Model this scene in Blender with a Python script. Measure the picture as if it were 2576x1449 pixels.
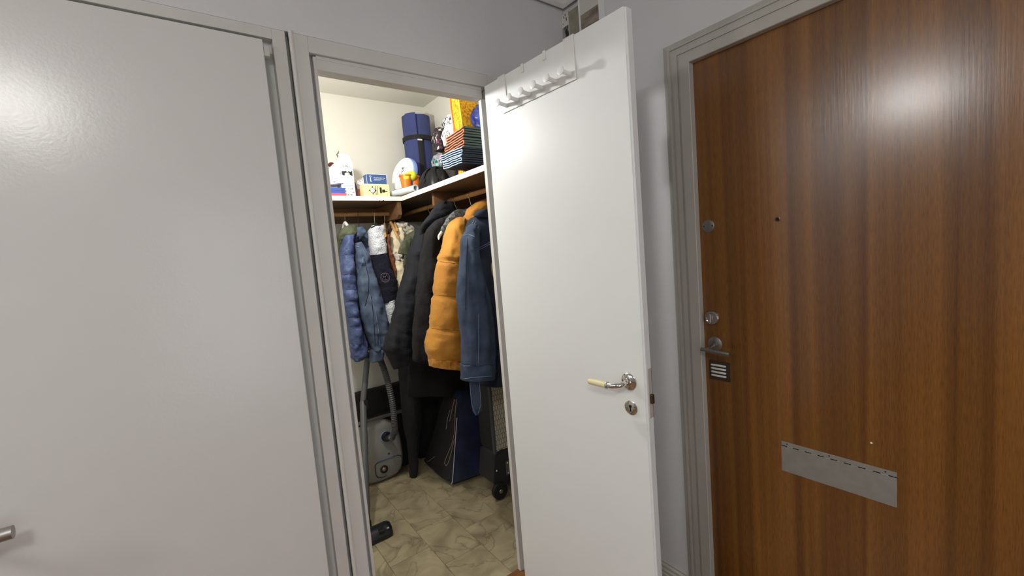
import bpy, bmesh, math, random
from mathutils import Vector, Matrix, noise
from mathutils.bvhtree import BVHTree
random.seed(7)
for o in list(bpy.data.objects): bpy.data.objects.remove(o)
SC = bpy.context.scene; COL = SC.collection
V = Vector; PI = math.pi

# ------------------------------------------------------------------ camera
CAM = V((0, 0, 1.36)); FPX = 1074.94
ya, pi_, ro = (math.radians(a) for a in (36.52208, -4.88112, -4.64673))
FW = V((math.sin(ya)*math.cos(pi_), math.cos(ya)*math.cos(pi_), math.sin(pi_)))
r0 = V((math.cos(ya), -math.sin(ya), 0)); u0 = r0.cross(FW)
RT = math.cos(ro)*r0 + math.sin(ro)*u0; UP = -math.sin(ro)*r0 + math.cos(ro)*u0
cd = bpy.data.cameras.new('camera'); cam = bpy.data.objects.new('camera', cd); COL.objects.link(cam)
cd.sensor_width = 36; cd.sensor_fit = 'HORIZONTAL'; cd.lens = FPX/2576*36; cd.clip_start = .02
cam.matrix_world = Matrix(((RT.x, UP.x, -FW.x, 0), (RT.y, UP.y, -FW.y, 0), (RT.z, UP.z, -FW.z, 1.36), (0, 0, 0, 1)))
SC.camera = cam
SC.view_settings.view_transform = 'Standard'; SC.view_settings.look = 'None'
SC.view_settings.gamma = 1; SC.view_settings.use_curve_mapping = False
SC.view_settings.exposure = 0.0
w = bpy.data.worlds.new('world'); SC.world = w; w.use_nodes = True
w.node_tree.nodes['Background'].inputs[0].default_value = (.8, .85, .9, 1)
w.node_tree.nodes['Background'].inputs[1].default_value = .0

# ------------------------------------------------------------------ lights
def light(name, kind, loc, power, col, size=.1, size_y=None, aim=None):
    l = bpy.data.lights.new(name, kind); l.energy = power; l.color = col
    if kind == 'AREA':
        l.size = size
        if size_y: l.shape = 'RECTANGLE'; l.size_y = size_y
        else: l.shape = 'DISK'
    else: l.shadow_soft_size = size
    o = bpy.data.objects.new(name, l); COL.objects.link(o); o.location = loc
    if aim: o.rotation_euler = (V(aim)-V(loc)).to_track_quat('-Z', 'Y').to_euler()
    return o
light('closet_lamp', 'POINT', (.47, 1.87, 2.00), 26, (1, .985, .955), .028)
light('daylight_doorway', 'AREA', (.35, -2.15, 1.05), 10, (.86, .92, 1), 1.0, 1.9, aim=(.35, 1, 1.05))
# the hall's two drum ceiling lamps (built further down) glow with these strengths
LAMP_NEAR, LAMP_FAR = 33.5, 40.0

def ray(x, y): return (x-1288)/FPX*RT - (y-724.5)/FPX*UP + FW
def PY(p, y): d = ray(*p); return CAM + d*(y/d.y)
def PX(p, x): d = ray(*p); return CAM + d*(x/d.x)
def PZ(p, z): d = ray(*p); return CAM + d*((z-1.36)/d.z)

# ------------------------------------------------------------------ materials
def lin(c): return tuple((x/12.92 if x <= .04045 else ((x+.055)/1.055)**2.4) for x in (v/255 for v in c))
def mat(name, rgb, rough=.6, metal=0, var=0., vscale=8, vstretch=(1, 1, 1), bump=0., bscale=60, bstretch=(1, 1, 1), rgb2=None, coat=0., spec=.5, sheen=0., detail=4, contrast=.3, emit=None):
    m = bpy.data.materials.new(name); m.use_nodes = True
    nt = m.node_tree; N = nt.nodes; L = nt.links; b = N['Principled BSDF']
    c1 = lin(rgb); b.inputs['Base Color'].default_value = (*c1, 1)
    b.inputs['Roughness'].default_value = rough; b.inputs['Metallic'].default_value = metal
    b.inputs['Specular IOR Level'].default_value = spec
    if coat: b.inputs['Coat Weight'].default_value = coat; b.inputs['Coat Roughness'].default_value = .15
    if sheen: b.inputs['Sheen Weight'].default_value = sheen; b.inputs['Sheen Roughness'].default_value = .5
    tc = N.new('ShaderNodeTexCoord')
    def mapped(s, st):
        mp = N.new('ShaderNodeMapping'); mp.inputs['Scale'].default_value = (s*st[0], s*st[1], s*st[2])
        L.new(tc.outputs['Object'], mp.inputs['Vector']); return mp.outputs[0]
    if var or rgb2:
        c2 = lin(rgb2) if rgb2 else tuple(x*(1-var) for x in c1)
        nz = N.new('ShaderNodeTexNoise'); nz.inputs['Scale'].default_value = 1; nz.inputs['Detail'].default_value = detail
        L.new(mapped(vscale, vstretch), nz.inputs['Vector'])
        cr = N.new('ShaderNodeValToRGB'); cr.color_ramp.elements[0].position = .5-contrast/2; cr.color_ramp.elements[1].position = .5+contrast/2
        cr.color_ramp.elements[0].color = (*c2, 1); cr.color_ramp.elements[1].color = (*c1, 1)
        L.new(nz.outputs[0], cr.inputs[0]); L.new(cr.outputs[0], b.inputs['Base Color'])
    if bump:
        nz = N.new('ShaderNodeTexNoise'); nz.inputs['Scale'].default_value = 1; nz.inputs['Detail'].default_value = 3
        L.new(mapped(bscale, bstretch), nz.inputs['Vector'])
        bp = N.new('ShaderNodeBump'); bp.inputs['Strength'].default_value = bump; bp.inputs['Distance'].default_value = .01
        L.new(nz.outputs[0], bp.inputs['Height']); L.new(bp.outputs[0], b.inputs['Normal'])
    return m
M = {}
M['plaster'] = mat('wall_plaster', (214, 215, 217), .9, bump=.10, bscale=70, var=.04, vscale=3)
M['closet_plaster'] = mat('closet_plaster', (226, 224, 214), .9, bump=.06, bscale=60, var=.03, vscale=3)
M['gloss'] = mat('white_door_paint', (216, 216, 214), .22, bump=.03, bscale=140, var=.02, vscale=2)
M['leafpaint'] = mat('white_satin_paint', (232, 235, 235), .42, bump=.025, bscale=140, var=.02, vscale=3)
M['trim'] = mat('white_trim_paint', (208, 207, 203), .5, bump=.03, bscale=50, var=.05, vscale=6)
M['trim_old'] = mat('worn_grey_trim_paint', (184, 182, 174), .5, bump=.05, bscale=40, var=.10, vscale=7, vstretch=(1, 1, .3))
M['ceiling'] = mat('ceiling_paint', (222, 221, 218), .9, bump=.05, bscale=50)
M['chrome'] = mat('polished_nickel', (212, 210, 206), .14, 1)
M['steel'] = mat('brushed_steel', (168, 165, 160), .42, 1, var=.15, vscale=40, vstretch=(1, 6, 1))
M['dullsteel'] = mat('dull_aluminium', (150, 148, 141), .5, .25, var=.12, vscale=30, bump=.03, bscale=90)
M['wiremetal'] = mat('zinc_wire', (190, 188, 184), .25, 1)
M['ivory'] = mat('ivory_plastic', (226, 218, 172), .4)
M['white_plastic'] = mat('white_plastic', (235, 235, 233), .4)
M['white_metal'] = mat('white_lacquered_metal', (228, 229, 228), .4)
M['black'] = mat('black_plastic', (22, 22, 25), .45)
M['dark_hole'] = mat('dark_hole', (10, 9, 8), .9)
M['shelfpaint'] = mat('shelf_edge_paint', (236, 232, 218), .55, var=.05, vscale=20)
M['shelfwood'] = mat('shelf_raw_wood', (122, 92, 62), .7, var=.4, vscale=3, vstretch=(1, 1, 8), bump=.05)
M['rodwood'] = mat('rod_wood', (176, 130, 78), .5, var=.35, vscale=12)
M['bracketwood'] = mat('bracket_wood', (118, 84, 52), .65, var=.35, vscale=9, vstretch=(1, 1, 5))
M['hangerwood'] = mat('hanger_wood', (206, 160, 100), .4, var=.2, vscale=20)
M['threshold'] = mat('threshold_oak', (142, 92, 48), .45, var=.3, vscale=14, vstretch=(.3, 3, 1))
M['parquet'] = mat('hall_parquet', (140, 98, 58), .4, var=.25, vscale=6, vstretch=(.4, 3, 1))

def wood_door():
    m = bpy.data.materials.new('mahogany_veneer'); m.use_nodes = True
    nt = m.node_tree; N = nt.nodes; L = nt.links; b = N['Principled BSDF']
    tc = N.new('ShaderNodeTexCoord')
    def nz(sc, detail=3, rough=.5):
        mp = N.new('ShaderNodeMapping'); mp.inputs['Scale'].default_value = sc
        n = N.new('ShaderNodeTexNoise'); n.inputs['Scale'].default_value = 1; n.inputs['Detail'].default_value = detail; n.inputs['Roughness'].default_value = rough
        L.new(tc.outputs['Object'], mp.inputs[0]); L.new(mp.outputs[0], n.inputs['Vector']); return n.outputs[0]
    def ramp(src, stops):
        r = N.new('ShaderNodeValToRGB'); e = r.color_ramp.elements
        while len(e) < len(stops): e.new(.5)
        for el, (p, c) in zip(e, stops): el.position = p; el.color = (*lin(c), 1)
        L.new(src, r.inputs[0]); return r.outputs[0]
    broad = ramp(nz((1, 6.5, .08), 3), [(.30, (102, 64, 26)), (.42, (126, 83, 34)), (.47, (114, 73, 30)), (.55, (146, 98, 42)), (.62, (130, 86, 36)), (.72, (108, 69, 29))])
    fine = ramp(nz((1, 55, .5), 6, .65), [(.25, (188, 182, 176)), (.75, (255, 255, 255))])
    fleck = ramp(nz((1, 420, 36), 3), [(.3, (206, 202, 198)), (.6, (255, 255, 255))])
    mx = N.new('ShaderNodeMix'); mx.data_type = 'RGBA'; mx.blend_type = 'MULTIPLY'; mx.inputs[0].default_value = .75
    L.new(broad, mx.inputs[6]); L.new(fine, mx.inputs[7])
    mx2 = N.new('ShaderNodeMix'); mx2.data_type = 'RGBA'; mx2.blend_type = 'MULTIPLY'; mx2.inputs[0].default_value = .7
    L.new(mx.outputs[2], mx2.inputs[6]); L.new(fleck, mx2.inputs[7])
    L.new(mx2.outputs[2], b.inputs['Base Color'])
    b.inputs['Roughness'].default_value = .25; b.inputs['Specular IOR Level'].default_value = .5; b.inputs['Coat Weight'].default_value = .45; b.inputs['Coat Roughness'].default_value = .17
    bp = N.new('ShaderNodeBump'); bp.inputs['Strength'].default_value = .10; bp.inputs['Distance'].default_value = .002
    L.new(nz((1, 160, 6), 3), bp.inputs['Height']); L.new(bp.outputs[0], b.inputs['Normal'])
    return m
M['mahogany'] = wood_door()

def marble_tile():
    m = bpy.data.materials.new('beige_marbled_vinyl'); m.use_nodes = True
    nt = m.node_tree; N = nt.nodes; L = nt.links; b = N['Principled BSDF']
    tc = N.new('ShaderNodeTexCoord'); oi = N.new('ShaderNodeObjectInfo')
    ad = N.new('ShaderNodeVectorMath'); ad.operation = 'MULTIPLY_ADD'
    cmb = N.new('ShaderNodeCombineXYZ')
    L.new(oi.outputs['Random'], cmb.inputs[0]); L.new(oi.outputs['Random'], cmb.inputs[1])
    ad.inputs[1].default_value = (37, 53, 0); L.new(cmb.outputs[0], ad.inputs[0]); L.new(tc.outputs['Object'], ad.inputs[2])
    def nz(s, d, dist=0.):
        n = N.new('ShaderNodeTexNoise'); n.inputs['Scale'].default_value = s; n.inputs['Detail'].default_value = d; n.inputs['Distortion'].default_value = dist
        L.new(ad.outputs[0], n.inputs['Vector']); return n.outputs[0]
    r = N.new('ShaderNodeValToRGB'); e = r.color_ramp.elements; e.new(.5)
    for el, (p, c) in zip(e, [(.25, (132, 120, 96)), (.5, (166, 153, 124)), (.75, (188, 175, 142))]): el.position = p; el.color = (*lin(c), 1)
    L.new(nz(8, 8, .6), r.inputs[0])
    v = N.new('ShaderNodeValToRGB'); e = v.color_ramp.elements; e.new(.5); e.new(.5)
    for el, (p, g) in zip(e, [(.0, 255), (.47, 255), (.5, 196), (.51, 255)]): el.position = p; el.color = (*lin((g, g, g)), 1)
    L.new(nz(3.5, 4, 1.0), v.inputs[0])
    mx = N.new('ShaderNodeMix'); mx.data_type = 'RGBA'; mx.blend_type = 'MULTIPLY'; mx.inputs[0].default_value = .8
    L.new(r.outputs[0], mx.inputs[6]); L.new(v.outputs[0], mx.inputs[7]); L.new(mx.outputs[2], b.inputs['Base Color'])
    b.inputs['Roughness'].default_value = .5
    return m
M['tile'] = marble_tile()
M['grout'] = mat('tile_joint', (92, 80, 56), .8)

def cells(name, base, cols, scale, rough=.8, feature='F1', thr=None, spots=None):
    """a printed cloth: voronoi cells of a few colours over a base"""
    m = bpy.data.materials.new(name); m.use_nodes = True
    nt = m.node_tree; N = nt.nodes; L = nt.links; b = N['Principled BSDF']; b.inputs['Roughness'].default_value = rough
    tc = N.new('ShaderNodeTexCoord'); vo = N.new('ShaderNodeTexVoronoi'); vo.inputs['Scale'].default_value = scale
    nz = N.new('ShaderNodeTexNoise'); nz.inputs['Scale'].default_value = scale*.9; nz.inputs['Detail'].default_value = 3
    L.new(tc.outputs['Object'], nz.inputs['Vector'])
    L.new(tc.outputs['Object'], vo.inputs['Vector'])
    r = N.new('ShaderNodeValToRGB'); r.color_ramp.interpolation = 'CONSTANT'; e = r.color_ramp.elements
    n = len(cols)
    while len(e) < n: e.new(.5)
    sep = N.new('ShaderNodeSeparateColor'); L.new(vo.outputs['Color'], sep.inputs[0])
    for i, (el, c) in enumerate(zip(e, cols)): el.position = i/n; el.color = (*lin(c), 1)
    L.new(sep.outputs[0], r.inputs[0])
    gt = N.new('ShaderNodeMath'); gt.operation = 'GREATER_THAN'; gt.inputs[1].default_value = .52 if thr is None else thr
    L.new(nz.outputs[0], gt.inputs[0])
    mx = N.new('ShaderNodeMix'); mx.data_type = 'RGBA'; L.new(gt.outputs[0], mx.inputs[0])
    mx.inputs[6].default_value = (*lin(base), 1); L.new(r.outputs[0], mx.inputs[7]); L.new(mx.outputs[2], b.inputs['Base Color'])
    return m

# ------------------------------------------------------------------ mesh helpers
ORG = {}
def tag(o, label=None, cat=None, group=None, kind=None):
    if label: o['label'] = label
    if cat: o['category'] = cat
    if group: o['group'] = group
    if kind: o['kind'] = kind
    return o
def thing(name, label, cat, loc, group=None):
    o = bpy.data.objects.new(name, None); COL.objects.link(o); o.location = loc; o.empty_display_size = .05
    ORG[o.name] = V(loc); return tag(o, label, cat, group)
def obj(name, bm, m, parent=None, smooth=False, org=None, label=None, cat=None, group=None, kind=None):
    bmesh.ops.recalc_face_normals(bm, faces=bm.faces[:])
    me = bpy.data.meshes.new(name)
    if parent is None:
        if org is None:
            xs = [v.co for v in bm.verts]
            org = V(((min(c.x for c in xs)+max(c.x for c in xs))/2, (min(c.y for c in xs)+max(c.y for c in xs))/2, min(c.z for c in xs)))
        org = V(org)
    else: org = ORG[parent.name]
    bm.transform(Matrix.Translation(-org)); bm.to_mesh(me); bm.free()
    me.materials.append(m if not isinstance(m, str) else M[m])
    if smooth:
        for p in me.polygons: p.use_smooth = True
        if smooth != 'full': me.set_sharp_from_angle(angle=math.radians(40))
    o = bpy.data.objects.new(name, me); COL.objects.link(o)
    if parent is None: o.location = org
    else: o.parent = parent
    ORG[o.name] = org
    return tag(o, label, cat, group, kind)
def struct(name, bm, m, parent=None, **k): return obj(name, bm, m, parent, kind='structure' if parent is None else None, **k)
def B(): return bmesh.new()
def box(bm, lo, hi, bev=0., seg=2):
    lo, hi = V(lo), V(hi)
    vs = [bm.verts.new((x, y, z)) for x in (lo.x, hi.x) for y in (lo.y, hi.y) for z in (lo.z, hi.z)]
    fs = [bm.faces.new([vs[i] for i in f]) for f in ((0, 1, 3, 2), (4, 6, 7, 5), (0, 4, 5, 1), (2, 3, 7, 6), (0, 2, 6, 4), (1, 5, 7, 3))]
    if bev:
        es = list({e for f in fs for e in f.edges})
        bmesh.ops.bevel(bm, geom=es, offset=bev, segments=seg, affect='EDGES', profile=.5)
    return bm
def frame_of(t):
    t = t.normalized(); a = V((0, 0, 1)) if abs(t.z) < .9 else V((1, 0, 0))
    n = t.cross(a).normalized(); return n, t.cross(n).normalized()
def loft(bm, rings, caps=True, closed=True):
    R = [[bm.verts.new(p) for p in r] for r in rings]
    n = len(R[0])
    for a, b in zip(R, R[1:]):
        for i in range(n if closed else n-1):
            j = (i+1) % n
            try: bm.faces.new((a[i], a[j], b[j], b[i]))
            except ValueError: pass
    if caps:
        for r in (R[0], R[-1]):
            try: bm.faces.new(r)
            except ValueError: pass
    return bm
def tube(bm, pts, r, n=12, caps=True, flat=None):
    pts = [V(p) for p in pts]; rings = []; prev = None
    for i, p in enumerate(pts):
        t = (pts[min(i+1, len(pts)-1)] - pts[max(i-1, 0)])
        if prev is None: n1, n2 = frame_of(t)
        else:
            t = t.normalized(); n1 = (prev - t*prev.dot(t)).normalized(); n2 = t.cross(n1)
        prev = n1; rr = r[i] if isinstance(r, (list, tuple)) else r
        rings.append([p + n1*math.cos(2*PI*k/n)*rr + n2*math.sin(2*PI*k/n)*rr*(flat or 1) for k in range(n)])
    return loft(bm, rings, caps)
def smoothpath(pts, k=6):
    pts = [V(p) for p in pts]; out = []
    for i in range(len(pts)-1):
        a, b, c, d = pts[max(i-1, 0)], pts[i], pts[i+1], pts[min(i+2, len(pts)-1)]
        for j in range(k):
            t = j/k
            out.append(.5*((2*b)+(c-a)*t+(2*a-5*b+4*c-d)*t*t+(3*b-a-3*c+d)*t**3))
    out.append(pts[-1]); return out
def lathe(bm, c, axis, prof, n=32):
    """prof: (radius, distance along axis)"""
    c = V(c); ax = V(axis).normalized(); n1, n2 = frame_of(ax)
    return loft(bm, [[c+ax*h + (n1*math.cos(2*PI*k/n)+n2*math.sin(2*PI*k/n))*max(r, 1e-5) for k in range(n)] for r, h in prof])
def prism(bm, poly, d, bev=0.):
    """poly: closed list of points, extruded by vector d"""
    a = [bm.verts.new(p) for p in poly]; b = [bm.verts.new(V(p)+V(d)) for p in poly]; n = len(a)
    fs = [bm.faces.new(a), bm.faces.new(b[::-1])] + [bm.faces.new((a[i], b[i], b[(i+1) % n], a[(i+1) % n])) for i in range(n)]
    if bev:
        es = [e for f in fs[:2] for e in f.edges]
        bmesh.ops.bevel(bm, geom=es, offset=bev, segments=2, affect='EDGES')
    return bm
def text(name, s, size, loc, right, up, m, parent, depth=.0004, align='LEFT', sx=1.):
    cu = bpy.data.curves.new(name, 'FONT'); cu.body = s; cu.size = size; cu.extrude = depth; cu.align_x = align
    cu.materials.append(M[m] if isinstance(m, str) else m)
    o = bpy.data.objects.new(name, cu); COL.objects.link(o); bpy.context.view_layer.update()
    r = V(right).normalized(); u = V(up).normalized(); nn = r.cross(u)
    mw = Matrix.Translation(V(loc)-ORG[parent.name]) @ Matrix(((r.x*sx, u.x, nn.x, 0), (r.y*sx, u.y, nn.y, 0), (r.z*sx, u.z, nn.z, 0), (0, 0, 0, 1)))
    me = bpy.data.meshes.new_from_object(o); bpy.data.objects.remove(o); bpy.data.curves.remove(cu)
    o = bpy.data.objects.new(name, me); COL.objects.link(o); o.parent = parent; o.matrix_local = mw
    return o

# ------------------------------------------------------------------ setting: hall
YA = 1.40; XB = 1.44; ZC = 2.414; ZF = -.06
bm = B(); box(bm, (-5.0, -5.0, ZF-.1), (XB+.1, 1.43, ZF)); struct('floor', bm, 'parquet')
bm = B(); box(bm, (-5.0, -5.0, ZC), (XB+.1, YA+.06, ZC+.1)); struct('ceiling', bm, 'ceiling')
bm = B(); box(bm, (-5.0, YA, 2.047), (XB, YA+.05, ZC)); box(bm, (1.03, YA, ZF), (XB, YA+.05, 2.047)); box(bm, (-5.0, YA, ZF), (-.78, YA+.05, 2.047))
struct('wall_back', bm, 'plaster')
bm = B(); box(bm, (XB, .916, ZF), (XB+.1, YA+.05, ZC)); box(bm, (XB, -.20, 2.03), (XB+.1, .916, ZC)); box(bm, (XB, -5.0, ZF), (XB+.1, -.20, ZC)); struct('wall_right', bm, 'plaster')
bm = B(); box(bm, (-5.1, -5.0, ZF), (-5.0, YA+.05, ZC)); struct('wall_left', bm, 'plaster')
bm = B(); box(bm, (-5.0, -2.3, ZF), (XB, -5.0, ZC)); struct('wall_front', bm, 'plaster')
def drum_lamp(x, y, r, h, strength, col, label):
    t = thing('ceiling_lamp', label, 'lamp', (x, y, ZC-h))
    e = mat('lit_shade', (250, 244, 232), .6); b = e.node_tree.nodes['Principled BSDF']
    b.inputs['Emission Color'].default_value = (*col, 1); b.inputs['Emission Strength'].default_value = strength
    bm = B(); lathe(bm, (x, y, ZC-h), (0, 0, 1), [(.001, 0), (r*.96, 0), (r, .01), (r, h-.02)], 32); obj('shade', bm, e, t, True)
    bm = B(); lathe(bm, (x, y, ZC-.02), (0, 0, 1), [(.001, 0), (r*1.02, 0), (r*1.02, .019), (.001, .019)], 32); obj('base', bm, 'white_metal', t, True)
drum_lamp(-.68, -.62, .20, .14, LAMP_NEAR, (1, .975, .94), 'round white ceiling lamp in the hall behind the camera')
drum_lamp(-2.0, .86, .22, .14, LAMP_FAR, (1, 1, .985), 'round white ceiling lamp at the far left of the hall')
# narrow crown moulding in the ceiling corner
bm = B()
prof = [(0, 0), (.004, -.014), (.018, -.022), (.030, -.012), (.036, 0)]
a = [(-5.0, YA-d, ZC+h) for d, h in prof]; b_ = [(XB-d, YA-d, ZC+h) for d, h in prof]; c_ = [(XB-d, -5.0, ZC+h) for d, h in prof]
loft(bm, [[V(p) for p in r] for r in (a, b_, c_)], caps=False); struct('trim_1', bm, 'ceiling')

# baseboard beside the entrance door frame: three stepped bands
def ysweep(bm, prof, x0, y0, y1):
    return loft(bm, [[V((x0-d, y, z)) for d, z in prof] for y in (y0, y1)])
bm = B(); ysweep(bm, [(0, ZF), (.020, ZF), (.020, -.022), (.016, -.019), (.016, -.008), (.011, -.004), (.011, .008), (.005, .014), (.005, .020), (0, .022)], XB, .918, YA); struct('baseboard_right', bm, 'trim_old')
bm = B(); lathe(bm, (XB-.004, .912, ZF), (0, 0, 1), [(.020, 0), (.020, .075), (.014, .084), (.004, .088)], 16); struct('trim_2', bm, 'trim_old')

# ------------------------------------------------------------------ closed closet door on the left
d1 = thing('door_1', None, None, (-.6, 1.385, ZF)); d1['kind'] = 'structure'
bm = B(); box(bm, (-.695, 1.384, ZF+.01), (.232, 1.412, 2.004), .0025); obj('door_leaf', bm, 'gloss', d1)
bm = B(); tube(bm, smoothpath([(-.47, 1.385, .865), (-.47, 1.345, .865), (-.455, 1.325, .865), (-.42, 1.322, .865), (-.358, 1.322, .865)]), .0135, 16); hnd = obj('handle', bm, 'steel', d1, True)
bm = B(); lathe(bm, (-.47, 1.385, .865), (0, -1, 0), [(.026, 0), (.026, .004), (.022, .007), (.012, .009)]); obj('rosette', bm, 'steel', d1, True)
bm = B(); box(bm, (.2325, 1.389, 1.962), (.2475, 1.4115, 1.992), .003); obj('hinge', bm, 'trim', d1)
# frames: upright and head strips, one piece of trim each
bm = B()
box(bm, (.2335, 1.428, ZF), (.262, 1.45, 2.047)); box(bm, (.2600, YA, ZF), (.2946, 1.45, 2.047), .0015); box(bm, (-.78, YA, 2.017), (.2605, 1.45, 2.047), .0015); box(bm, (-.78, YA, ZF), (-.69, 1.45, 2.008)); box(bm, (-.78, 1.412, 1.95), (.2335, 1.45, 2.008))
struct('trim_3', bm, 'trim')
bm = B(); box(bm, (.2946, 1.424, ZF), (.305, 1.45, 2.045)); struct('trim_4', bm, 'trim')
bm = B(); lathe(bm, (.3105, 1.4015, ZF), (0, 0, 1), [(.0068, 0), (.0068, 2.112)], 14); struct('trim_5', bm, 'trim', smooth=True)
bm = B()
box(bm, (.3160, YA, ZF), (.3550, 1.45, 2.047), .0015); box(bm, (.3550, YA, 2.000), (1.0, 1.45, 2.047), .0015); box(bm, (1.0, YA, ZF), (1.03, 1.45, 2.047))
struct('trim_6', bm, 'trim')
bm = B()
box(bm, (.3545, 1.428, -.02), (.3670, 1.45, 2.0)); box(bm, (.3665, 1.4095, 0), (.3760, 1.45, 1.995), .0015)
box(bm, (.3755, 1.4100, 1.957), (.975, 1.45, 2.0), .0015); box(bm, (.3760, 1.4085, 1.988), (.975, 1.412, 1.9915))
box(bm, (.970, 1.4120, 0), (1.0, 1.431, 1.957), .001); box(bm, (.985, 1.43, 0), (1.03, 1.45, 1.957))
struct('trim_7', bm, 'trim')
bm = B(); box(bm, (.355, 1.375, ZF), (.982, 1.433, .004), .003); struct('trim_8', bm, 'threshold')

# ------------------------------------------------------------------ open closet door (leaf swung square into the hall)
LD = V((.039, -.634, 0)).normalized(); LN = V((-LD.y, LD.x, 0))*-1   # along the leaf / out of its inner face (towards -x)
LK = .97; LH = V((.982, 1.400, 0))*LK
if LN.x > 0: LN = -LN
def LP(s, z, d=0): return LH + LD*s*LK + LN*d + V((0, 0, 1.36+(z-1.36)*LK))
def lbox(bm, s0, s1, z0, z1, d0, d1, bev=0.):
    """a box in the leaf's own axes: along it, up, out of it"""
    t = B(); box(t, (s0, d0, z0), (s1, d1, z1), bev)
    mt = Matrix(((LD.x*LK, LN.x, 0, LH.x), (LD.y*LK, LN.y, 0, LH.y), (0, 0, LK, 1.36*(1-LK)), (0, 0, 0, 1)))
    t.transform(mt); me = bpy.data.meshes.new('t'); t.to_mesh(me); t.free(); bm.from_mesh(me); bpy.data.meshes.remove(me)
    return bm
d2 = thing('door_2', None, None, LP(.3, 0)); d2['kind'] = 'structure'
bm = B(); lbox(bm, 0, .635, -.032, 2.0, -.028, 0, .0012); lbox(bm, .628, .641, -.032, 1.998, -.0285, -.0035, .0012); obj('door_leaf', bm, 'leafpaint', d2)
bm = B(); lathe(bm, LP(.583, .940), LN, [(.0255, 0), (.0255, .003), (.0215, .0065), (.012, .0085), (.0115, .015), (.009, .016)]); ros = obj('rosette', bm, 'chrome', d2, True)
for a in (.8, 3.94):
    bm = B(); lathe(bm, LP(.583+.0175*math.cos(a), .940+.0175*math.sin(a), .0045), LN, [(.0034, 0), (.0034, .002), (.001, .0032)], 12); obj('screw', bm, 'chrome', ros, True)
bm = B(); tube(bm, smoothpath([LP(.583, .940, .010), LP(.583, .940, .032), LP(.577, .939, .047), LP(.562, .937, .053), LP(.543, .936, .054)], 6), [.0078]*12+[.0082]*13, 16); hd = obj('handle', bm, 'chrome', d2, True)
bm = B(); lathe(bm, LP(.545, .936, .054), -LD, [(.0085, 0), (.0112, .001), (.0112, .004), (.0088, .005)]); obj('collar', bm, 'chrome', hd, True)
bm = B(); lathe(bm, LP(.541, .936, .054), -LD, [(.0092, 0), (.0098, .004), (.0094, .062), (.0078, .066), (.004, .067)]); obj('grip', bm, 'ivory', hd, True, label='ivory plastic grip')
bm = B(); lathe(bm, LP(.585, .859), LN, [(.0215, 0), (.0215, .0025), (.018, .0045), (.004, .005)]); kp = obj('keyhole_plate', bm, 'chrome', d2, True)
bm = B(); lathe(bm, LP(.585, .864, .0052), LN, [(.0046, 0), (.0046, .0006)], 14); lbox(bm, .5832, .5868, .848, .863, .0052, .0058); obj('keyhole', bm, 'dark_hole', kp)
for s in (-.014, .014):
    bm = B(); lathe(bm, LP(.585+s, .859, .004), LN, [(.0028, 0), (.0026, .0014), (.001, .002)], 12); obj('screw', bm, 'chrome', kp, True)
bm = B(); lbox(bm, .640, .6425, .835, .985, -.0255, -.010, .0008); sp = obj('lock_faceplate', bm, 'trim_old', d2)
bm = B(); lbox(bm, .6405, .6432, .836, .984, -.0275, -.0250, .0005); obj('bright_edge', bm, 'chrome', sp)
bm = B(); lbox(bm, .640, .6515, .880, .908, -.0235, -.0125, .002); obj('latch_bolt', bm, mat('dark_brass', (92, 80, 62), .35, .9), sp)
for z in (1.78, .25):
    bm = B(); lathe(bm, LP(-.012, z, -.026), (0, 0, 1), [(.006, 0), (.006, .085), (.003, .09)], 12); obj('hinge', bm, 'trim', d2, True)

# coat rack hooked over that door
rack = thing('coat_hook_rail', 'white metal over-door rail with six round pegs at the top of the open door', 'coat rack', LP(.28, 1.868))
bm = B(); lbox(bm, .104, .458, 1.868, 1.912, .0015, .0045, .0008); obj('rail', bm, 'white_metal', rack)
for s0 in (.085, .414):
    bm = B(); lbox(bm, s0, s0+.042, 1.905, 2.0025, .0012, .0032); lbox(bm, s0, s0+.042, 2.0008, 2.003, -.033, .0032); lbox(bm, s0, s0+.042, 1.975, 2.003, -.033, -.031); obj('strap', bm, 'white_metal', rack)
for k in range(6):
    s = .128+k*.0615
    bm = B(); lathe(bm, LP(s, 1.889, .0045), LN+V((0, 0, .10)), [(.0070, 0), (.0064, .014), (.0066, .030), (.0095, .038), (.0130, .0405), (.0130, .0425), (.011, .0435)], 20); obj('peg', bm, 'white_metal', rack, True)
for k, (s, lab) in enumerate(((.214, 'small flat white clip over the open door, the one nearer the hinge'), (.322, 'small flat white clip over the open door, the one nearer the tall strap'))):
    c = thing('door_clip', lab, 'hook', LP(s, 1.975), 'clips over the open door')
    bm = B(); lbox(bm, s, s+.013, 1.974, 2.003, .0012, .0028, .0005); obj('tongue', bm, 'white_metal', c)
    bm = B(); lbox(bm, s, s+.013, 2.0008, 2.003, -.031, .0025); lbox(bm, s, s+.013, 1.985, 2.003, -.033, -.0305); obj('bend', bm, 'white_metal', c)

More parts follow.
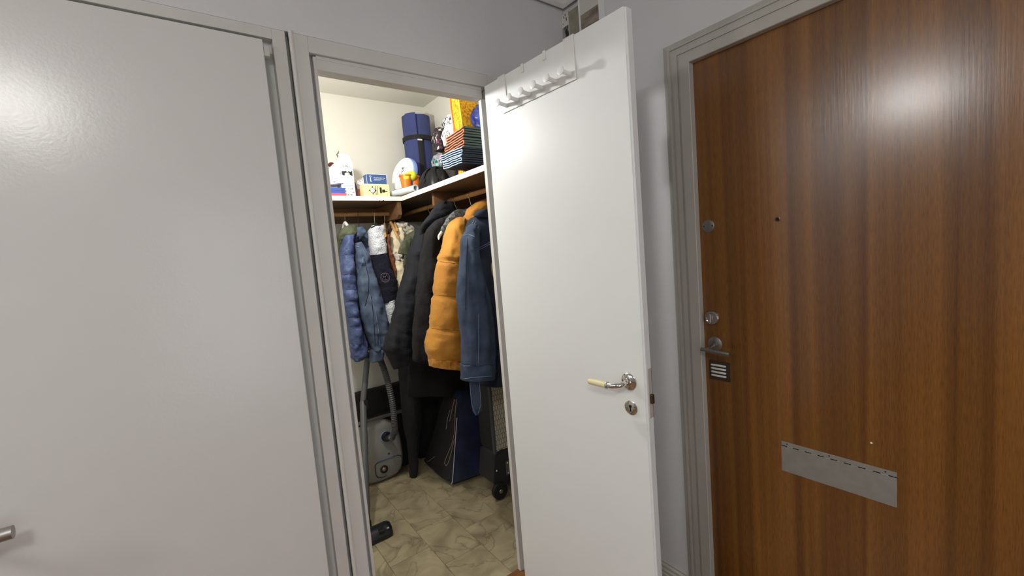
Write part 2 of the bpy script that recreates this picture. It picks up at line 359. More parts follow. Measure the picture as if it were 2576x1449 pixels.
# ------------------------------------------------------------------ entrance door
d3 = thing('door_3', None, None, (XB, .36, ZF)); d3['kind'] = 'structure'
bm = B(); box(bm, (XB, -.10, ZF+.01), (XB+.045, .812, 1.946)); leaf3 = obj('door_leaf', bm, 'mahogany', d3)
def dl(bm, c, prof, n=24): return lathe(bm, c, (-1, 0, 0), prof, n)
bm = B(); dl(bm, (XB, .561, 1.392), [(.0078, 0), (.0078, .002), (.0052, .003), (.0052, .001)]); pp = obj('peephole', bm, mat('brass_ring', (150, 120, 96), .3, 1), d3, True)
bm = B(); dl(bm, (XB-.0012, .561, 1.392), [(.0050, 0), (.0048, .0006)]); obj('lens', bm, 'dark_hole', pp)
bm = B(); dl(bm, (XB, .779, 1.392), [(.0215, 0), (.0215, .0025), (.018, .004), (.004, .0045)]); cv = obj('cylinder_cover', bm, 'steel', d3, True)
for y in (.764, .794):
    bm = B(); dl(bm, (XB-.003, y, 1.392), [(.003, 0), (.002, .0015)], 10); obj('screw', bm, 'dark_hole', cv)
bm = B(); dl(bm, (XB, .779, 1.072), [(.0255, 0), (.0255, .006), (.0225, .010), (.0195, .010), (.019, .004), (.008, .004)]); cy = obj('lock_cylinder', bm, 'chrome', d3, True)
bm = B(); box(bm, (XB-.020, .776, 1.056), (XB-.003, .7825, 1.088), .002); obj('thumb_turn', bm, 'chrome', cy)
bm = B(); dl(bm, (XB, .772, .979), [(.0255, 0), (.0255, .003), (.020, .006), (.011, .008), (.010, .014)]); r3 = obj('rosette', bm, 'steel', d3, True)
bm = B(); tube(bm, smoothpath([(XB-.006, .772, .976), (XB-.040, .772, .970), (XB-.052, .764, .967), (XB-.055, .742, .965), (XB-.055, .695, .964)]), .0072, 12); tube(bm, [(XB-.052, .766, .967), (XB-.055, .795, .968)], .0068, 12); obj('handle', bm, 'steel', r3, True)
vp = None
bm = B(); box(bm, (XB-.003, .722, .850), (XB, .797, .918), .001); vp = obj('vent_plate', bm, mat('bronze_plate', (98, 84, 72), .4, .8), d3)
for k in range(4):
    z = .866+k*.0125
    bm = B(); tube(bm, [(XB-.0035, .736, z), (XB-.0045, .740, z), (XB-.0045, .784, z), (XB-.0035, .788, z)], [.0028, .0036, .0036, .0028], 10); obj('louvre', bm, 'white_metal', vp, True)
# letter flap with its piano hinge
bm = B(); box(bm, (XB-.0022, .2885, .677), (XB, .568, .690), .0006); mf = obj('letter_flap_strip', bm, 'dullsteel', d3)
bm = B(); box(bm, (XB-.0034, .2880, .592), (XB-.0008, .5685, .6745), .0010); obj('letter_flap', bm, 'dullsteel', d3)
bm = B()
for k in range(17):
    y = .2895+k*.0164
    if k % 2: tube(bm, [(XB-.0030, y, .6757), (XB-.0030, y+.0155, .6757)], .0022, 8)
obj('hinge_knuckles', bm, 'dullsteel', mf)
bm = B(); box(bm, (XB-.0009, .289, .6740), (XB-.0001, .568, .6775)); obj('hinge_gap', bm, 'dark_hole', mf)
for y in (.552, .440, .312):
    bm = B(); dl(bm, (XB-.0018, y, .684), [(.0022, 0), (.0016, .0012)], 10); obj('screw', bm, 'dark_hole', mf)
bm = B(); dl(bm, (XB-.0002, .342, .755), [(.003, 0), (.002, .001)], 8); obj('paint_fleck', bm, 'white_plastic', d3)
# its stepped frame: profile swept up the side and across the head
prof = [(.918, 0), (.914, .010), (.894, .017), (.8935, .021), (.886, .021), (.8855, .0165), (.8755, .0165), (.875, .0215), (.857, .0215), (.8565, .0180), (.848, .0180), (.8475, .0255), (.813, .0255), (.811, .0235), (.811, 0)]
rings = []
for zz, mode in ((ZF, 0), (0, 1)):
    if mode == 0: rings.append([V((XB-d, y, ZF)) for y, d in prof])
    else: rings.append([V((XB-d, y, 1.945+(y-.811)*.86)) for y, d in prof])
rings.append([V((XB-d, -.10-(y-.811), 1.945+(y-.811)*.86)) for y, d in prof])
rings.append([V((XB-d, -.10-(y-.811), ZF)) for y, d in prof])
bm = B(); loft(bm, rings); struct('trim_9', bm, 'trim_old')

# papers in the ceiling corner
pc = thing('wall_calendar', 'narrow white paper calendar with a dark photo in the ceiling corner', 'calendar', (XB-.03, 1.40, 1.95))
bm = B(); box(bm, (XB-.015, 1.356, 1.93), (XB-.012, 1.3985, 2.372)); obj('sheet', bm, mat('calendar_paper', (218, 214, 204), .8, var=.12, vscale=25), pc)
bm = B(); box(bm, (XB-.0158, 1.360, 2.09), (XB-.0152, 1.3965, 2.316)); obj('photo', bm, mat('grey_photo', (150, 150, 150), .5, rgb2=(26, 26, 28), vscale=26, contrast=.1), pc)
bm = B()
for y, z, l in ((1.382, 2.352, .010), (1.368, 2.338, .013), (1.389, 2.330, .004), (1.374, 2.360, .008)): box(bm, (XB-.0158, y, z), (XB-.0152, y+.003, z+l))
obj('print', bm, 'dark_hole', pc)
bm = B(); box(bm, (XB-.018, 1.290, 1.93), (XB-.003, 1.354, 2.365), .002)
obj('notice_board', bm, mat('drab_board', (158, 152, 136), .9, var=.2, vscale=30), None, label='drab narrow board between the calendar and the white frame', cat='board')
pf = thing('picture_frame', 'thin white picture frame with a faded grey picture above the open door', 'picture', (XB-.03, 1.25, 1.98))
y0, y1, z0, z1 = 1.170, 1.284, 1.98, 2.41
bm = B(); box(bm, (XB-.030, y0, z0), (XB-.001, y0+.007, z1)); box(bm, (XB-.030, y1-.006, z0), (XB-.001, y1, z1)); box(bm, (XB-.030, y0, z1-.006), (XB-.001, y1, z1)); box(bm, (XB-.030, y0, z0), (XB-.001, y1, z0+.006)); obj('frame', bm, 'white_plastic', pf)
bm = B(); box(bm, (XB-.026, y0+.007, z0+.006), (XB-.020, y1-.006, z1-.006)); obj('mount', bm, mat('mount_card', (206, 204, 198), .8), pf)
bm = B(); box(bm, (XB-.0268, y0+.008, z0+.03), (XB-.0262, y1-.008, 2.311)); obj('print', bm, mat('faded_print', (158, 148, 134), .6, rgb2=(112, 104, 92), vscale=14, vstretch=(1, .6, 3), contrast=.25), pf)

# ------------------------------------------------------------------ setting: closet
CX0, CX1, CY0, CY1 = -.45, 1.43, 1.45, 2.80
bm = B(); box(bm, (CX0, CY1, -.02), (CX1+.02, CY1+.08, ZC)); struct('wall_closet_back', bm, 'closet_plaster')
bm = B(); box(bm, (CX1, CY0, -.02), (CX1+.02, CY1, ZC)); struct('wall_closet_right', bm, 'closet_plaster')
bm = B(); box(bm, (CX0-.08, CY0, -.02), (CX0, CY1+.08, ZC)); struct('wall_closet_left', bm, 'closet_plaster')
bm = B(); box(bm, (CX0, YA+.05, 1.957), (1.03, YA+.056, ZC)); box(bm, (1.03, YA+.05, 0), (CX1, YA+.056, ZC)); box(bm, (CX0, YA+.05, 0), (.36, YA+.056, 1.957)); struct('wall_closet_front', bm, 'closet_plaster')
bm = B(); box(bm, (CX0, YA+.05, ZC), (CX1+.02, CY1+.08, ZC+.1)); struct('ceiling_closet', bm, 'closet_plaster')
bm = B(); box(bm, (CX0, 1.432, -.03), (CX1, CY1, -.0025)); fl = struct('floor_closet', bm, 'grout', org=(.5, 2.1, 0))
TX, TY = .1935, .3085
bm = B(); box(bm, (-TX/2+.0007, -TY/2+.0007, -.004), (TX/2-.0007, TY/2-.0007, 0), .0006, 1); bmesh.ops.recalc_face_normals(bm, faces=bm.faces[:])
tme = bpy.data.meshes.new('floor_tile'); bm.to_mesh(tme); bm.free(); tme.materials.append(M['tile'])
cut = {}
for i in range(-5, 8):
    for j in range(-2, 6):
        xc = .555+TX*(i+.5); off = 0 if i % 2 == 0 else TY/2
        lo, hi = 1.832+TY*(j-1)+off, 1.832+TY*j+off
        lo2, hi2 = max(lo, 1.434), min(hi, CY1)
        if hi2-lo2 < .02 or xc-TX/2 < CX0 or xc+TX/2 > CX1+.2: continue
        t = bpy.data.objects.new('floor_tile', tme); COL.objects.link(t); t.parent = fl
        xlo, xhi = xc-TX/2, min(xc+TX/2, CX1)
        t.location = V(((xlo+xhi)/2, (lo2+hi2)/2, random.uniform(-.0005, .0003))) - ORG[fl.name]
        t.scale = ((xhi-xlo)/TX, (hi2-lo2)/TY, 1)

# ------------------------------------------------------------------ shelves, brackets, rods
SH0, SH1 = 1.709, 1.733
SY, SX = 2.415, 1.035
s1 = thing('closet_shelf', 'painted wooden shelf along the back wall of the closet', 'shelf', (.4, 2.6, SH0))
bm = B(); box(bm, (CX0, SY+.006, SH0), (CX1, CY1, SH1)); obj('board', bm, 'shelfwood', s1)
bm = B(); box(bm, (CX0, SY, SH0-.001), (SX+.003, SY+.0065, SH1+.0005), .001); obj('edge_strip', bm, 'shelfpaint', s1, label='chipped cream painted front edge')
bm = B()
for x, r in ((.902, .003), (.923, .005)): lathe(bm, (x, SY-.0006, SH0-.001), (0, 1, 0), [(r, 0), (r*.8, .001)], 7)
obj('chip', bm, 'dark_hole', s1)
s2 = thing('closet_shelf', 'painted wooden shelf along the right wall of the closet', 'shelf', (1.23, 1.9, SH0))
bm = B(); box(bm, (SX+.006, CY0+.01, SH0+.0005), (CX1, SY+.006, SH1)); obj('board', bm, 'shelfwood', s2)
bm = B(); box(bm, (SX, CY0+.01, SH0-.001), (SX+.0065, SY, SH1+.0005), .001); obj('edge_strip', bm, 'shelfpaint', s2)
def bracket(par, x, y, axis):
    bm = B()
    if axis == 'x': prism(bm, [(x, y, SH0), (x, CY1, SH0), (x, CY1, SH0-.10), (x, y+.03, SH0-.10), (x, y, SH0-.08)], (.024, 0, 0), .002)
    else: prism(bm, [(x, y, SH0), (CX1, y, SH0), (CX1, y, SH0-.10), (x+.03, y, SH0-.10), (x, y, SH0-.07)], (0, .024, 0), .002)
    return obj('bracket', bm, 'bracketwood', par)
bracket(s1, 1.012, 2.43, 'x'); bracket(s1, -.2, 2.43, 'x')
bracket(s2, 1.075, 2.085, 'y')
bm = B(); tube(bm, [(-.40, 2.585, 1.652), (1.012, 2.585, 1.652)], .0125, 16); obj('clothes_rod', bm, 'rodwood', None, True, label='round wooden clothes rod along the back wall', cat='rod')
RX, RZ = 1.165, 1.660
bm = B(); tube(bm, [(RX, 1.47, RZ), (RX, 2.084, RZ)], .0125, 16); tube(bm, [(RX, 2.110, RZ), (RX, 2.78, RZ)], .0125, 16); tube(bm, [(RX, 2.08, RZ), (RX, 2.115, RZ)], .0105, 12); obj('clothes_rod', bm, 'rodwood', None, True, label='round wooden clothes rod along the right wall', cat='rod')
bm = B(); box(bm, (CX0, CY1-.018, 1.618), (1.43, CY1, SH0)); obj('rail_board', bm, 'shelfwood', s1)

# ------------------------------------------------------------------ garments
def interp(rows, t):
    n = len(rows)-1; f = min(t*n, n-1e-6); i = int(f); u = f-i
    a, b, c, d = rows[max(i-1, 0)], rows[i], rows[i+1], rows[min(i+2, n)]
    return tuple(.5*(2*q+(r-p)*u+(2*p-5*q+4*r-s)*u*u+(3*q-p-3*r+s)*u**3) for p, q, r, s in zip(a, b, c, d))
def cloth(rows, y, th, n=44, seg=30, wr=.005, fold=.004, seams=(), puff=.14, sw=.010, seed=0, p=2.4, ffreq=26, crease=.010):
    """A hanging tube of cloth. rows: ((xl,yl),(xr,yr)[, thickness[, depth]]) of its two sides in the plane y, top to bottom."""
    R = []
    for r in rows:
        yy = r[3] if len(r) > 3 else y; a, b = PY(r[0], yy), PY(r[1], yy)
        R.append((*a, *b, r[2] if len(r) > 2 and r[2] else th, (r[0][1]+r[1][1])/2))
    rings = []; off = V((seed*3.1, seed*1.7, seed*.9))
    for k in range(n+1):
        q = interp(R, k/n); a, b, tk, py = V(q[0:3]), V(q[3:6]), q[6], q[7]
        c = (a+b)/2; u = (b-a)/2; v = V((0, tk/2, 0)); s = 1.
        for sp in seams: s -= puff*math.exp(-((py-sp)/(sw*380))**2)
        ring = []
        for j in range(seg):
            an = 2*PI*j/seg; ca, sa = math.cos(an), math.sin(an)
            ex = 2/p; du = u*(math.copysign(abs(ca)**ex, ca)); dv = v*(math.copysign(abs(sa)**ex, sa))
            pos = c + du*(1-(1-s)*.35) + dv*s
            nd = (du.normalized()*abs(ca) + dv.normalized()*abs(sa)) if du.length*dv.length > 1e-12 else V((0, 0, 0))
            cz_ = V((pos.x*11, pos.y*11, pos.z*9))+off; cr_ = 1-abs(noise.noise(cz_))*2.6; cr2 = 1-abs(noise.noise(cz_*2.1+V((5, 5, 5))))*2.6
            w_ = crease*(max(cr_, 0)**2+.6*max(cr2, 0)**2) + wr*noise.noise((pos+off)*30) + wr*.8*noise.noise((pos+off)*62)
            f_ = 1.7*fold*noise.noise(V((pos.x*ffreq, pos.y*ffreq, pos.z*3.5))+off)
            pos = pos + V((nd.x*.35, nd.y, nd.z*.3))*(w_+f_)
            ring.append(pos)
        rings.append(ring)
    bm = B(); loft(bm, rings); return bm
def bvh(o):
    me = o.data; of = ORG[o.name]
    return BVHTree.FromPolygons([v.co+of for v in me.vertices], [p.vertices[:] for p in me.polygons])
def drape(o, pts, lift=.0015, step=3):
    """points along a line of the cloth's own surface, found by looking at it from the front"""
    tr = bvh(o); out = []
    for a, b in zip(pts, pts[1:]):
        m_ = max(2, int(math.hypot(b[0]-a[0], b[1]-a[1])/step))
        for k in range(m_+1):
            d = ray(a[0]+(b[0]-a[0])*k/m_, a[1]+(b[1]-a[1])*k/m_).normalized()
            h = tr.ray_cast(CAM, d)
            if h[0] is not None: out.append(h[0]-d*lift)
    return out
def seam(o, parent, pts, m, r=.0012, name='seam', flat=None, lift=.0016):
    q = drape(o, pts, lift)
    if len(q) < 2: return
    bm = B(); tube(bm, q, r, 6); return obj(name, bm, m, parent, True)
F = {}
F['denim'] = mat('washed_denim', (68, 82, 106), .9, rgb2=(38, 49, 70), vscale=16, bump=.12, bscale=500, contrast=.5)
F['denimlight'] = mat('light_denim', (96, 110, 132), .9, rgb2=(54, 68, 92), vscale=14, bump=.12, bscale=500, contrast=.5)
F['denimdark'] = mat('dark_denim', (40, 49, 68), .9, rgb2=(24, 31, 47), vscale=16, bump=.12, bscale=500, contrast=.5)
F['stitch'] = mat('pale_stitch', (132, 152, 180), .9)
F['yellow'] = mat('mustard_padded_cloth', (204, 142, 46), .75, rgb2=(176, 116, 34), vscale=9, bump=.2, bscale=55, contrast=.6, sheen=.1)
F['black'] = mat('black_cloth', (18, 18, 20), .9, rgb2=(10, 10, 12), vscale=12, bump=.3, bscale=70)
F['navy'] = mat('navy_cloth', (18, 20, 30), .85, rgb2=(11, 12, 19), vscale=12, bump=.25, bscale=70)
F['olive'] = mat('olive_cloth', (92, 96, 72), .85, rgb2=(72, 76, 56), vscale=16, bump=.3, bscale=80)
F['blue'] = mat('slate_blue_quilted', (84, 98, 142), .6, rgb2=(60, 74, 114), vscale=16, bump=.3, bscale=90)
F['fleece'] = mat('white_fleece', (226, 229, 234), 1, rgb2=(186, 190, 198), vscale=150, bump=.9, bscale=150, contrast=.5, sheen=.3)
F['navyfleece'] = mat('navy_fleece', (20, 23, 44), 1, rgb2=(9, 10, 22), vscale=150, bump=.9, bscale=150, contrast=.5)
F['brown'] = mat('brown_suede', (134, 80, 48), .9, rgb2=(110, 62, 36), vscale=20, bump=.2, bscale=150)
F['cream'] = mat('cream_cloth', (232, 222, 198), .85, rgb2=(212, 198, 160), vscale=9, bump=.2, bscale=60)
F['fur'] = mat('cream_fur', (226, 218, 204), 1, rgb2=(168, 156, 138), vscale=45, bump=1, bscale=90, contrast=.5, sheen=.3)
F['plaid'] = mat('grey_plaid', (96, 100, 98), .85)
_n = F['plaid'].node_tree; _b = _n.nodes['Principled BSDF']; _tc = _n.nodes.new('ShaderNodeTexCoord'); _last = None
for _sc, _c1, _c2 in ((28, (108, 112, 108), (70, 74, 74)), (56, (255, 255, 255), (196, 198, 198))):
    _k = _n.nodes.new('ShaderNodeTexChecker'); _k.inputs['Scale'].default_value = _sc; _k.inputs[1].default_value = (*lin(_c1), 1); _k.inputs[2].default_value = (*lin(_c2), 1)
    _n.links.new(_tc.outputs['Object'], _k.inputs[0])
    if _last is None: _last = _k.outputs[0]
    else:
        _m = _n.nodes.new('ShaderNodeMix'); _m.data_type = 'RGBA'; _m.blend_type = 'MULTIPLY'; _m.inputs[0].default_value = 1
        _n.links.new(_last, _m.inputs[6]); _n.links.new(_k.outputs[0], _m.inputs[7]); _n.links.new(_m.outputs[2], _b.inputs['Base Color'])
M['greyplastic'] = mat('grey_hanger_plastic', (168, 168, 166), .5)

def rowsL(lst): return [((a, b), (c, d), *rest) for a, b, c, d, *rest in lst]

# --- right rod, nearest first
g = thing('denim_jacket', 'dark blue denim jacket hanging nearest the open door, sleeve and belt tab showing', 'jacket', (1.16, 1.68, .78), 'coats on the right rod')
bm = cloth(rowsL([(1205, 540, 1262, 536, .06), (1188, 550, 1290, 545, .12), (1174, 580, 1320, 575, .15), (1178, 640, 1322, 640, .13), (1186, 760, 1322, 760, .13), (1192, 900, 1326, 900, .13), (1196, 968, 1328, 966, .12)]), 1.70, .13, wr=.004, fold=.007, seed=1); body = obj('body', bm, F['denimdark'], g, 'full')
bm = cloth(rowsL([(1182, 564, 1202, 570, .05, 1.645), (1172, 580, 1202, 584, .07, 1.62), (1162, 612, 1203, 615, .085, 1.60), (1160, 640, 1203, 650, .09), (1154, 700, 1216, 712, .10), (1155, 760, 1228, 764, .10), (1163, 840, 1237, 842, .10), (1165, 918, 1240, 914, .09)]), 1.60, .1, n=70, seg=44, crease=.006, wr=.003, fold=.012, seed=2, ffreq=34); slv = obj('sleeve', bm, F['denim'], g, 'full')
bm = cloth(rowsL([(1164, 917, 1241, 912, .094), (1163, 936, 1241, 932, .10), (1164, 957, 1240, 950, .098)]), 1.60, .1, n=8, wr=.002, fold=.004, seed=3); cuff = obj('cuff', bm, F['denim'], g, 'full')
bm = cloth(rowsL([(1192, 545, 1260, 552, .03), (1200, 532, 1262, 528, .07), (1210, 527, 1262, 522, .05)]), 1.65, .05, n=10, wr=.004, fold=.003, seed=4); col = obj('collar', bm, F['denimdark'], g, 'full')
q = PY((1201, 934), 1.60)
bm = B(); lathe(bm, q+V((-.004, -.049, 0)), (-.3, -1, 0), [(.0055, 0), (.0055, .002), (.003, .004)], 14); obj('button', bm, 'dullsteel', cuff, True)
bm = B(); loft(bm, [[PY((a, y_), 1.60), PY((b, y_-3), 1.595), PY((b, y_-3), 1.60), PY((a, y_), 1.604)] for a, b, y_ in ((1180, 1207, 945), (1181, 1207, 965), (1183, 1209, 992), (1186, 1211, 1020), (1189, 1212, 1036), (1197, 1202, 1046))]); tb = obj('belt_tab', bm, F['denim'], g, True)
for pts in ([(1193, 553), (1181, 575), (1176, 592)], [(1198, 556), (1186, 576), (1181, 594)]): seam(body, g, pts, F['stitch'])
seam(slv, g, [(1167, 592), (1180, 590), (1194, 595)], F['stitch']); seam(cuff, cuff, [(1166, 921), (1238, 916)], F['stitch'], .0009); seam(cuff, cuff, [(1166, 953), (1195, 949), (1237, 946)], F['stitch'], .0009)
seam(slv, g, [(1176, 600), (1172, 700), (1171, 780)], F['denimdark'], .0014); seam(slv, g, [(1203, 790), (1204, 860), (1203, 914)], F['stitch'], .0007)
for k in (0, 5): seam(body, g, [(1199, 626+k), (1216, 618+k), (1234, 608+k)], F['stitch'], .0009)
seam(tb, tb, [(1182, 962), (1184, 992), (1188, 1022), (1197, 1044)], F['stitch'], .0009); seam(tb, tb, [(1206, 962), (1208, 990), (1210, 1018), (1202, 1042)], F['stitch'], .0009)
q = PX((1238, 678), .0+PY((1238, 678), 1.60).x)
bm = B(); t_ = PY((1238, 660), 1.585); b2 = PY((1241, 696), 1.585); tube(bm, [t_, t_.lerp(b2, .15), t_.lerp(b2, .5), t_.lerp(b2, .85), b2], [.002, .006, .008, .006, .002], 12); obj('toggle', bm, F['stitch'] if False else mat('wood_toggle', (176, 146, 108), .5), g, True)

g = thing('padded_jacket', 'mustard yellow padded jacket with gathered hem behind the denim jacket', 'jacket', (1.17, 1.86, .8), 'coats on the right rod')
bm = cloth(rowsL([(1190, 522, 1268, 505, .06), (1160, 552, 1300, 540, .10), (1136, 572, 1318, 565, .12), (1120, 630, 1318, 630, .13), (1112, 740, 1318, 740, .13), (1100, 880, 1318, 880, .13), (1104, 915, 1316, 912, .10)]), 1.865, .13, wr=.006, fold=.004, seams=(660, 740, 828), seed=5); body = obj('body', bm, F['yellow'], g, 'full')
bm = cloth(rowsL([(1156, 546, 1170, 550, .02, 1.84), (1133, 564, 1164, 564, .09, 1.82), (1116, 622, 1166, 624, .13), (1106, 654, 1168, 660, .14), (1098, 705, 1170, 708, .15), (1089, 780, 1172, 784, .15), (1080, 840, 1174, 844, .15), (1075, 876, 1176, 878, .15), (1081, 902, 1174, 906, .11)]), 1.80, .13, n=64, wr=.008, fold=.005, seams=(658, 742, 826), puff=.24, sw=.012, seed=6); slv = obj('sleeve', bm, F['yellow'], g, 'full')
bm = cloth(rowsL([(1083, 901, 1172, 905, .105), (1082, 911, 1173, 917, .12), (1084, 922, 1172, 929, .11)]), 1.80, .11, n=10, seg=90, wr=.001, fold=.009, seed=7, ffreq=150); obj('gathered_hem', bm, F['yellow'], g, 'full')
bm = cloth(rowsL([(1172, 548, 1230, 545, .05), (1178, 530, 1232, 522, .09), (1196, 512, 1236, 500, .08), (1212, 503, 1236, 494, .04)]), 1.86, .06, n=14, wr=.006, fold=.008, seed=8); obj('hood', bm, F['yellow'], g, 'full')
for y_ in (658, 742, 826): seam(slv, slv, [(1107-(y_-658)*.13, y_), (1140, y_+4), (1165, y_+7)], mat('mustard_thread', (150, 96, 22), .9), .0011)

g = thing('plaid_shirt', 'grey plaid shirt collar between the yellow and the black coat', 'shirt', (1.15, 2.0, .95), 'coats on the right rod')
bm = cloth(rowsL([(1150, 527, 1188, 525, .02), (1131, 541, 1205, 538, .04), (1109, 574, 1215, 565, .05), (1113, 590, 1215, 585, .05), (1117, 640, 1215, 640, .05), (1122, 720, 1215, 720, .05), (1126, 800, 1215, 800, .05)]), 1.965, .05, wr=.005, fold=.003, seed=9); obj('body', bm, F['plaid'], g, 'full')
g = thing('black_coat', 'long plain black coat behind the yellow padded jacket', 'coat', (1.12, 2.1, .78), 'coats on the right rod')
bm = cloth(rowsL([(1140, 535, 1170, 530, .03, 2.005), (1108, 552, 1190, 548, .05, 2.005), (1084, 572, 1215, 570, .08, 2.03), (1074, 640, 1215, 640, .11), (1066, 740, 1215, 740, .11), (1052, 850, 1215, 850, .11), (1045, 912, 1215, 916, .11)]), 2.10, .11, wr=.005, fold=.01, seed=10); body = obj('body', bm, F['black'], g, 'full')
bm = cloth(rowsL([(1110, 548, 1122, 549, .02, 2.0), (1088, 562, 1118, 560, .06, 2.0), (1072, 590, 1110, 590, .07, 2.01), (1062, 650, 1104, 655, .08), (1053, 710, 1098, 715, .08), (1045, 780, 1092, 780, .08), (1040, 850, 1088, 850, .08), (1040, 908, 1084, 905, .07)]), 2.035, .1, wr=.006, fold=.008, seed=11); obj('sleeve', bm, F['black'], g, 'full')

g = thing('hooded_jacket', 'black-navy hooded jacket with a wide sleeve behind the black coat', 'jacket', (1.1, 2.25, .8), 'coats on the right rod')
bm = cloth(rowsL([(1070, 560, 1150, 545, .10), (1052, 585, 1165, 575, .11), (1036, 640, 1165, 640, .11), (1020, 740, 1165, 740, .11), (1008, 860, 1165, 860, .11), (1015, 900, 1165, 900, .11)]), 2.285, .16, wr=.006, fold=.008, seed=12); obj('body', bm, F['navy'], g, 'full')
bm = cloth(rowsL([(1052, 570, 1082, 572, .07), (1034, 625, 1080, 630, .12), (1020, 680, 1076, 690, .12), (1002, 740, 1068, 745, .12), (990, 790, 1058, 795, .12), (975, 840, 1044, 850, .12), (965, 878, 1034, 886, .12), (974, 893, 1030, 902, .10), (990, 928, 1022, 919, .07)]), 2.18, .11, n=60, wr=.006, fold=.006, seams=(655, 715, 775, 838, 889), puff=.1, sw=.01, seed=13); obj('sleeve', bm, F['navy'], g, 'full')
bm = cloth(rowsL([(1058, 590, 1110, 566, .05, 2.09), (1062, 564, 1146, 547, .06, 2.05), (1082, 538, 1149, 534, .06, 2.045), (1096, 519, 1144, 518, .06, 2.045), (1110, 507, 1134, 508, .04, 2.045)]), 2.045, .06, n=24, wr=.012, fold=.006, crease=.006, seed=14); obj('hood', bm, F['navy'], g, 'full')

g = thing('olive_jacket', 'olive green jacket with a pocket flap at the end of the right rod', 'jacket', (1.15, 2.42, .9), 'coats on the right rod')
bm = cloth(rowsL([(1042, 580, 1070, 572, .08), (1018, 600, 1076, 596, .09), (1013, 640, 1076, 640, .09), (1013, 740, 1074, 740, .09), (1014, 840, 1074, 840, .09)]), 2.45, .14, wr=.006, fold=.008, seed=15); body = obj('body', bm, F['olive'], g, 'full')
bm = cloth(rowsL([(1012, 606, 1034, 594, .01), (1004, 624, 1030, 622, .014), (1001, 638, 1024, 642, .012)]), 2.36, .012, n=8, wr=.002, fold=.002, seed=16); obj('flap', bm, F['olive'], g, 'full')

g = thing('black_dress', 'long black garment hanging below the coats in the dark', 'dress', (1.1, 2.36, .62), 'coats on the right rod')
bm = cloth(rowsL([(1090, 560, 1130, 555, .06), (1060, 640, 1190, 640, .05), (1040, 800, 1215, 800, .05), (1028, 900, 1225, 900, .05), (1026, 998, 1232, 992, .05)]), 2.375, .11, wr=.004, fold=.01, seed=17); obj('body', bm, F['black'], g, 'full')
g = thing('black_trousers', 'black trousers hanging low beside the vacuum hose', 'trousers', (1.02, 2.5, .1), 'coats on the right rod')
bm = cloth(rowsL([(1000, 880, 1048, 880, .08), (1006, 960, 1056, 960, .1), (1016, 1060, 1056, 1060, .09), (1028, 1140, 1050, 1140, .06), (1032, 1200, 1047, 1200, .04)]), 2.5, .09, wr=.004, fold=.006, seed=18); obj('leg', bm, F['black'], g, 'full')

g = thing('black_raincoat', 'long black coat hanging deepest in the corner behind the sports bag', 'coat', (1.2, 2.68, .3), 'coats on the right rod')
bm = cloth(rowsL([(1040, 640, 1110, 640, .06), (1030, 800, 1140, 800, .08), (1034, 1000, 1150, 1000, .08), (1046, 1110, 1150, 1110, .08), (1056, 1168, 1150, 1165, .07)]), 2.72, .08, wr=.004, fold=.01, seed=19); obj('body', bm, F['black'], g, 'full')

# --- back rod, from the left
g = thing('olive_parka', 'olive parka with a crumpled collar, leftmost on the back rod', 'jacket', (.70, 2.62, .9), 'coats on the back rod')
bm = cloth(rowsL([(868, 572, 888, 568, .10), (855, 592, 891, 586, .22), (849, 620, 872, 618, .26), (850, 680, 868, 680, .28), (852, 800, 870, 800, .28)]), 2.64, .3, wr=.008, fold=.006, seed=21); obj('body', bm, F['olive'], g, 'full')
bm = cloth(rowsL([(852, 606, 880, 600, .05), (850, 594, 894, 590, .09), (858, 578, 894, 576, .08), (872, 568, 889, 566, .04)]), 2.47, .08, n=16, wr=.010, fold=.004, seed=22); obj('collar', bm, F['olive'], g, 'full')
g = thing('quilted_jacket', 'slate blue quilted jacket on the back rod, between olive and denim', 'jacket', (.74, 2.6, .82), 'coats on the back rod')
bm = cloth(rowsL([(872, 594, 894, 590, .12), (872, 640, 892, 634, .24), (874, 740, 898, 735, .26), (884, 850, 914, 848, .26), (890, 890, 920, 884, .24)]), 2.64, .3, wr=.006, fold=.005, seed=23); obj('body', bm, F['blue'], g, 'full')
bm = cloth(rowsL([(869, 592, 890, 590, .05), (860, 620, 888, 617, .09), (857, 660, 889, 656, .10), (859, 710, 893, 708, .10), (865, 755, 897, 752, .10), (873, 800, 903, 796, .10), (879, 845, 911, 842, .10), (883, 868, 912, 866, .08)]), 2.43, .1, n=70, wr=.007, fold=.003, seams=(641, 690, 727, 757, 797, 820), puff=.22, sw=.008, seed=24); slv = obj('sleeve', bm, F['blue'], g, 'full')
bm = cloth(rowsL([(882, 866, 913, 864, .07), (882, 880, 920, 876, .09), (886, 900, 924, 890, .09), (892, 909, 916, 902, .06)]), 2.43, .08, n=12, wr=.012, fold=.004, seed=25); obj('cuff', bm, F['blue'], g, 'full')
for y_ in (641, 690, 727, 757, 797, 820): seam(slv, slv, [(858+(y_-641)*.12, y_+2), (872+(y_-641)*.12, y_-1), (887+(y_-641)*.12, y_+2)], F['navy'], .0009)
g = thing('denim_jacket', 'light blue denim jacket on the back rod beside the white fleece', 'jacket', (.82, 2.6, .82), 'coats on the back rod')
bm = cloth(rowsL([(900, 580, 914, 578, .08), (896, 600, 922, 596, .2), (894, 640, 932, 634, .26), (901, 720, 940, 716, .26), (917, 800, 958, 798, .26), (932, 880, 966, 874, .24)]), 2.64, .3, wr=.005, fold=.006, seed=26); body = obj('body', bm, F['denimlight'], g, 'full')
